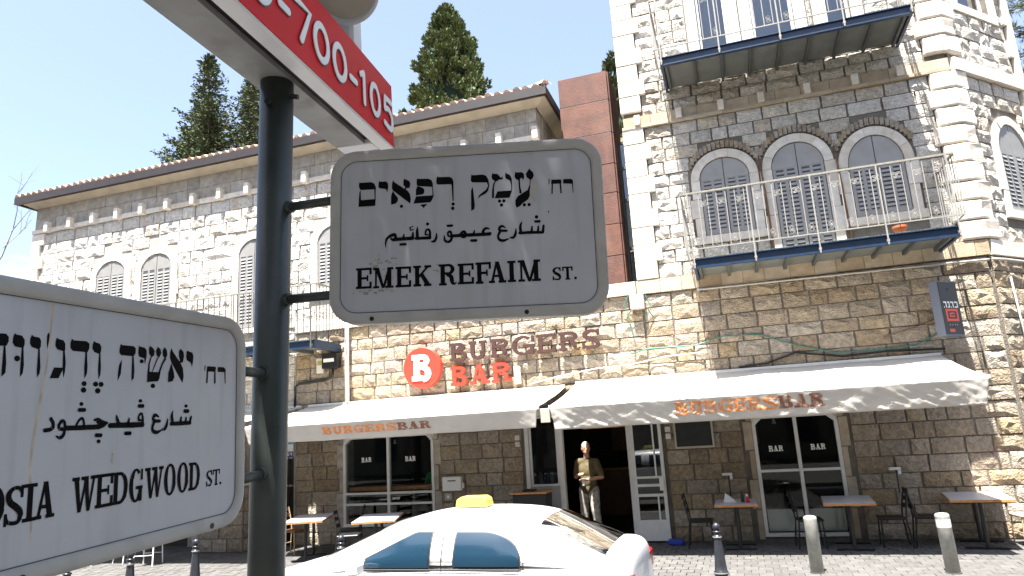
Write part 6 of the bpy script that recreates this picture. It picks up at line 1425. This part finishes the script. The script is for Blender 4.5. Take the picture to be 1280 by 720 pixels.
    # trim the hair off the face
    bmesh.ops.bisect_plane(bm, geom=bm.verts[:] + bm.edges[:] + bm.faces[:], plane_co=hm @ Vector((0, -.055, .165)), plane_no=hm.to_3x3() @ Vector((0, -.75, -.66)), clear_outer=True)
    bmesh.ops.holes_fill(bm, edges=[e for e in bm.edges if e.is_boundary])
    fused('hair', bm, hair, t, .008, 3)
    t.scale = (H, H, H)
    return t
man = person('person in an olive shirt and pale trousers standing in the dark doorway', -2.98, .12, .02, R(-12), M['skin'], M['shirt_olive'], M['trousers'], M['hair_grey'],
             ((-.26, .02, 1.14), (-.07, -.20, 1.20), (.6, -.5, -.2)), ((.27, .03, 1.13), (.06, -.22, 1.10), (-.6, -.5, .2)), H=1.045, turn=R(30))
bt = MB(); bt.lathe([(.026, 0), (.03, .01), (.03, .11), (.014, .15), (.014, .175)], -3.02, -.16, 1.06, 16); o = fixn(bt.build('bottle', M['white_plastic'], smooth=True)); tag(o, 'white bottle held in the hands of the person in the doorway', 'bottle')
person('person in a green shirt sitting dimly behind the large left window', -6.62, .95, .02, R(15), M['skin'], M['shirt_green'], M['black'], M['hair_dark'],
       ((-.26, -.05, 1.12), (-.14, -.30, 1.10), (.2, -.6, -.6)), ((.26, -.05, 1.12), (.10, -.30, 1.10), (-.2, -.6, -.6)), H=.92)

# ================================================================ TREES
def tri_mesh(name, quads, m, parent):
    vs = []; fs = []
    for q in quads:
        n = len(vs); vs.extend(q); fs.append(tuple(range(n, n + len(q))))
    off = base_of(parent); me = bpy.data.meshes.new(name); me.from_pydata([(v[0] - off.x, v[1] - off.y, v[2] - off.z) for v in vs], [], fs); me.materials.append(m)
    o = bpy.data.objects.new(name, me); COL.objects.link(o); o.parent = parent; return o
def leafq(r, c, d, L, W):
    d = d.normalized(); s = d.cross(Vector((r.gauss(0, 1), r.gauss(0, 1), r.gauss(0, 1)))).normalized() * W; d = d * L
    return [c - s * .5, c + d * .5 - s, c + d, c + d * .5 + s]
def fir(label, x, y, h, rad, seed, z0=0, crown0=.15, pw=.8, step=.30, dens=1.0):
    r = random.Random(seed); t = thing('fir_tree', label, 'tree', (x, y, z0), 'conifers behind the left house')
    mb = MB(); mb.tube([(x, y, z0), (x + .1, y, z0 + h * .5), (x, y, z0 + h)], [h * .018, h * .011, .02], 8); mb.build('trunk', M['bark'], t)
    quads = []; limbs = MB(); z = h * crown0
    while z < h - .1:
        f = (h - z) / (h * (1 - crown0)); L0 = rad * (f ** pw) * r.uniform(.75, 1.15) + .12
        nb = 5 if f > .3 else 4
        a0 = r.uniform(0, 6.28)
        for i in range(nb):
            a = a0 + 6.283 * i / nb + r.uniform(-.3, .3); L = L0 * r.uniform(.55, 1.25)
            dirv = Vector((math.cos(a), math.sin(a), 0)); p = Vector((x, y, z0 + z)); pts = [p]
            ns = max(3, int(L / .22))
            for k in range(1, ns + 1):
                u = k / ns; pts.append(p + dirv * L * u + Vector((0, 0, L * (-.16 * u + .34 * u * u))) + Vector((r.gauss(0, .03), r.gauss(0, .03), r.gauss(0, .03))))
            limbs.tube([pts[0], pts[len(pts) // 2], pts[-1]], [.035, .02, .006], 5, False)
            for k in range(1, ns + 1):
                u = k / ns; c = pts[k]; wid = (.40 * (1 - u) + .14) * min(1, L * .6)
                for q in range(int(9 * dens)):
                    sd = r.choice((-1, 1)); out = dirv * r.uniform(.1, .9) + Vector((-dirv.y, dirv.x, 0)) * sd * r.uniform(.2, 1) + Vector((0, 0, r.uniform(-.25, .45)))
                    cc = c + Vector((-dirv.y, dirv.x, 0)) * r.gauss(0, wid * .5) + dirv * r.uniform(-.12, .1) + Vector((0, 0, r.gauss(0, .06)))
                    quads.append(leafq(r, cc, out, r.uniform(.12, .26), r.uniform(.025, .055)))
        z += step * r.uniform(.7, 1.3) * (.55 + .6 * f)
    for q in range(60): quads.append(leafq(r, Vector((x + r.gauss(0, .04), y + r.gauss(0, .04), z0 + h - r.uniform(0, .8))), Vector((r.gauss(0, .6), r.gauss(0, .6), 1)), .22, .035))
    limbs.build('branches', M['bark'], t)
    tri_mesh('crown', quads, M['leaf_fir'], t)
def cypress(label, x, y, h, prof, seed, m, dens=1.0, z0=0, clump=.42):
    r = random.Random(seed); t = thing('cypress_tree', label, 'tree', (x, y, z0), 'conifers behind the left house')
    mb = MB(); mb.tube([(x, y, z0), (x, y, z0 + h * .9)], [.25, .03], 8); mb.build('trunk', M['bark'], t)
    quads = []
    def rad(u):
        for (u0, r0), (u1, r1) in zip(prof[:-1], prof[1:]):
            if u0 <= u <= u1: return r0 + (r1 - r0) * (u - u0) / (u1 - u0)
        return prof[-1][1]
    ncl = int(330 * dens)
    for i in range(ncl):
        u = r.random() ** .85; R0 = rad(u)
        a = r.uniform(0, 6.283); rr = R0 * r.uniform(.55, 1.0)
        c = Vector((x + rr * math.cos(a), y + rr * math.sin(a), z0 + h * u)); outw = Vector((math.cos(a), math.sin(a), 0))
        axis = (outw * .45 + Vector((0, 0, 1))).normalized(); L = clump * r.uniform(.8, 1.7) * (.5 + .5 * (1 - u)) + .15; Wd = L * .40
        for q in range(int(80 * dens ** .3)):
            s = r.random(); wv = Vector((r.gauss(0, 1), r.gauss(0, 1), r.gauss(0, 1))); wv -= axis * wv.dot(axis); wv = wv.normalized() * Wd * math.sin(math.pi * (s * .85 + .12)) * r.uniform(.6, 1.0)
            cc = c + axis * (s - .4) * L + wv
            quads.append(leafq(r, cc, axis + wv.normalized() * .7 + Vector((r.gauss(0, .3), r.gauss(0, .3), 0)), r.uniform(.12, .24), r.uniform(.035, .065)))
    core = MB(); core.lathe([(max(.02, rad(k / 12) * .5), h * k / 12) for k in range(0, 12)] + [(.03, h * .97)], x, y, z0, 12); core.build('inner_crown', M['leaf_fir'], t)
    tri_mesh('crown', quads, m, t)
fir('tall dark fir with a narrow spire behind the tiled roof', -27.15, 16, 24.9, 3.0, 3, crown0=.5, dens=1.4, pw=.75)
fir('broad fir left of the green pole, shorter than the spire', -25.7, 14.5, 20.9, 3.0, 4, crown0=.5, dens=1.3, pw=.42)
fir('fir partly hidden by the green pole', -23.5, 15.5, 22.0, 2.8, 5, crown0=.5, dens=1.3, pw=.45)
fir('low spreading fir at the left end of the tree group', -29.0, 16.5, 20.6, 2.6, 6, crown0=.5, dens=1.3, pw=.42)
fir('pointed fir between the spire and the pole', -24.9, 16.8, 23.2, 1.8, 7, crown0=.45, dens=1.2)
cypress('dense conical cypress rising above the red tiled roof', -11.2, 14, 22.3, [(0, 2.6), (.62, 2.75), (.72, 2.6), (.80, 2.05), (.88, 1.45), (.94, .95), (.98, .45), (1, .1)], 8, M['leaf_cyp'], 2.6, clump=.50)
cypress('slim dark cypress peeking out beside the rusty tower', -2.92, 10, 15.6, [(0, .7), (.7, .75), (.85, .62), (.95, .4), (1, .08)], 9, M['leaf_fir'], .9, clump=.35)
def pine(label, x, y, h, rad, seed):
    r = random.Random(seed); t = thing('pine_tree', label, 'tree', (x, y, 0))
    mb = MB(); mb.tube([(x, y, 0), (x + .3, y, h * .6), (x, y, h)], [.3, .18, .05], 8); mb.build('trunk', M['bark'], t)
    quads = []; limbs = MB()
    for i in range(90):
        z = h * r.uniform(.6, 1.0); a = r.uniform(0, 6.283); L = rad * r.uniform(.4, 1.0); p = Vector((x, y, z)); e = p + Vector((math.cos(a) * L, math.sin(a) * L, r.uniform(-.3, .5)))
        limbs.tube([p, p.lerp(e, .5) + Vector((0, 0, .1)), e], [.05, .03, .012], 5, False)
        for k in range(7):
            c = p.lerp(e, .35 + .65 * k / 6) + Vector((r.gauss(0, .15), r.gauss(0, .15), r.gauss(0, .12)))
            for q in range(34): d = Vector((r.gauss(0, 1), r.gauss(0, 1), r.gauss(.3, .8))); quads.append(leafq(r, c + d * .04, d, r.uniform(.18, .36), .012))
    limbs.build('branches', M['bark'], t); tri_mesh('crown', quads, M['leaf_fir'], t)
pine('dark pine branch hanging in at the upper right picture corner', 12.3, 12.5, 18.0, 2.6, 12)
# bare sapling left of the left house
t = thing('bare_tree', 'thin leafless tree left of the pale stone house', 'tree', (-21.6, 2.5, 0)); r = random.Random(2); tw = MB()
def branch(p, d, L, rad, lev):
    e = p + d * L; m_ = p.lerp(e, .5) + Vector((r.gauss(0, .03), r.gauss(0, .03), 0)) * L; tw.tube([p, m_, e], [rad, rad * .8, rad * .55], 5, False)
    if lev == 0: return
    for i in range(3 if lev > 1 else 2): branch(p.lerp(e, r.uniform(.5, 1)), (d + Vector((r.gauss(0, .5), r.gauss(0, .5), r.gauss(.1, .25)))).normalized(), L * r.uniform(.5, .75), rad * .55, lev - 1)
branch(Vector((-21.6, 2.5, 0)), Vector((.02, 0, 1)), 4.8, .09, 5); tw.build('branches', M['twig'], t)
# street tree behind the viewer: its crown shades the street signs
st_ = thing('unseen_street_tree', 'leafy street tree behind the viewer shading the street signs', 'tree', (-2.4, -15.4, 0)); r = random.Random(9)
cc = Vector((-1.15, -13.55, 7.0))
mb = MB(); mb.tube([(-2.4, -15.4, 0), (-2.3, -15.1, 2.5), (-1.9, -14.5, 4.6), tuple(cc)], [.17, .14, .11, .05], 10); mb.build('trunk', M['bark'], st_)
lb_ = MB()
for i in range(26):
    d = Vector((r.gauss(0, 1), r.gauss(0, 1), r.gauss(0, .5))).normalized(); s0 = Vector((-1.9, -14.5, 4.7)).lerp(cc, r.uniform(.1, 1)); lb_.tube([s0, s0 + d * .9 + Vector((0, 0, .2)), s0 + d * 1.8], [.05, .03, .01], 5, False)
lb_.build('limbs', M['bark'], st_)
quads = []
for i in range(11000):
    while True:
        p = Vector((r.uniform(-1, 1), r.uniform(-1, 1), r.uniform(-1, 1)))
        if p.length < 1 and noise.noise(p * 2.2) > -.42: break
    c = cc + Vector((p.x * 2.3, p.y * 2.3, p.z * 1.6)); quads.append(leafq(r, c, Vector((r.gauss(0, 1), r.gauss(0, 1), r.gauss(-.2, .6))), r.uniform(.12, .2), r.uniform(.035, .06)))
tri_mesh('crown', quads, M['leaf_street'], st_)
# ================================================================ THE OTHER SIDE OF THE STREET (added behind the viewer to cut sky fill, seen only in the glass)
OH = thing('added_opposite_house', 'stone house across the street behind the viewer, seen only in reflections, added to block sky light', 'house', (0, -30, 0))
mb = MB(); mb.box(-34, -38, -.1, 34, -26, 12.5); mb.build('wall', mat('opposite_stone', (.34, .30, .24), .9, var=.2, vscale=2), OH)
mb = MB(); mb.add([(-34.5, -38.5, 12.51), (34.5, -38.5, 12.51), (34.5, -25.5, 12.51), (-34.5, -25.5, 12.51), (-30, -32, 15), (30, -32, 15)], [(0, 1, 5, 4), (1, 2, 5), (2, 3, 4, 5), (3, 0, 4), (3, 2, 1, 0)]); mb.build('roof', M['roof_tile'], OH)
for i in range(14):
    for k in range(3):
        x = -32 + i * 4.9; z = .8 + k * 4
        mb = MB(); mb.box(x, -25.99, z, x + 1.5, -25.94, z + 2.2); mb.build('window', M['rib'], OH)
def unseen_street_tree(label, x, y, seed, rad=4.3, zc=8.2, n=6500):  # trees put in out of view to cut sky fill on facade and signs
    t = thing('unseen_street_tree', label, 'tree', (x, y, 0), 'unseen street trees added to cut sky light'); r = random.Random(seed)
    mb = MB(); mb.tube([(x, y, 0), (x + .1, y, 2.5), (x, y, zc)], [.2, .16, .08], 10); mb.build('trunk', M['bark'], t)
    quads = []
    for i in range(n):
        while True:
            p = Vector((r.uniform(-1, 1), r.uniform(-1, 1), r.uniform(-1, 1)))
            if p.length < 1 and noise.noise(p * 2 + Vector((seed, 0, 0))) > -.25: break
        quads.append(leafq(r, Vector((x + p.x * rad, y + p.y * rad, zc + p.z * rad * .95)), Vector((r.gauss(0, 1), r.gauss(0, 1), r.gauss(-.2, .6))), r.uniform(.3, .5), r.uniform(.10, .17)))
    tri_mesh('crown', quads, M['leaf_street'], t)
for i, (x, lab) in enumerate(((-16, 'added street tree far left behind the viewer'), (-9.5, 'added street tree on the left behind the viewer'), (9.5, 'added street tree on the right behind the viewer'), (16, 'added street tree far right behind the viewer'))): unseen_street_tree(lab, x, -19.2, 20 + i)
unseen_street_tree('added street tree on the near pavement to the right of the viewer', 7.6, -13.0, 41, 4.1, 5.4, 7000)  # added to darken the left street sign from its open side
unseen_street_tree('added street tree further along the near pavement to the right', 14.5, -12.6, 42, 3.8, 5.2, 5000)
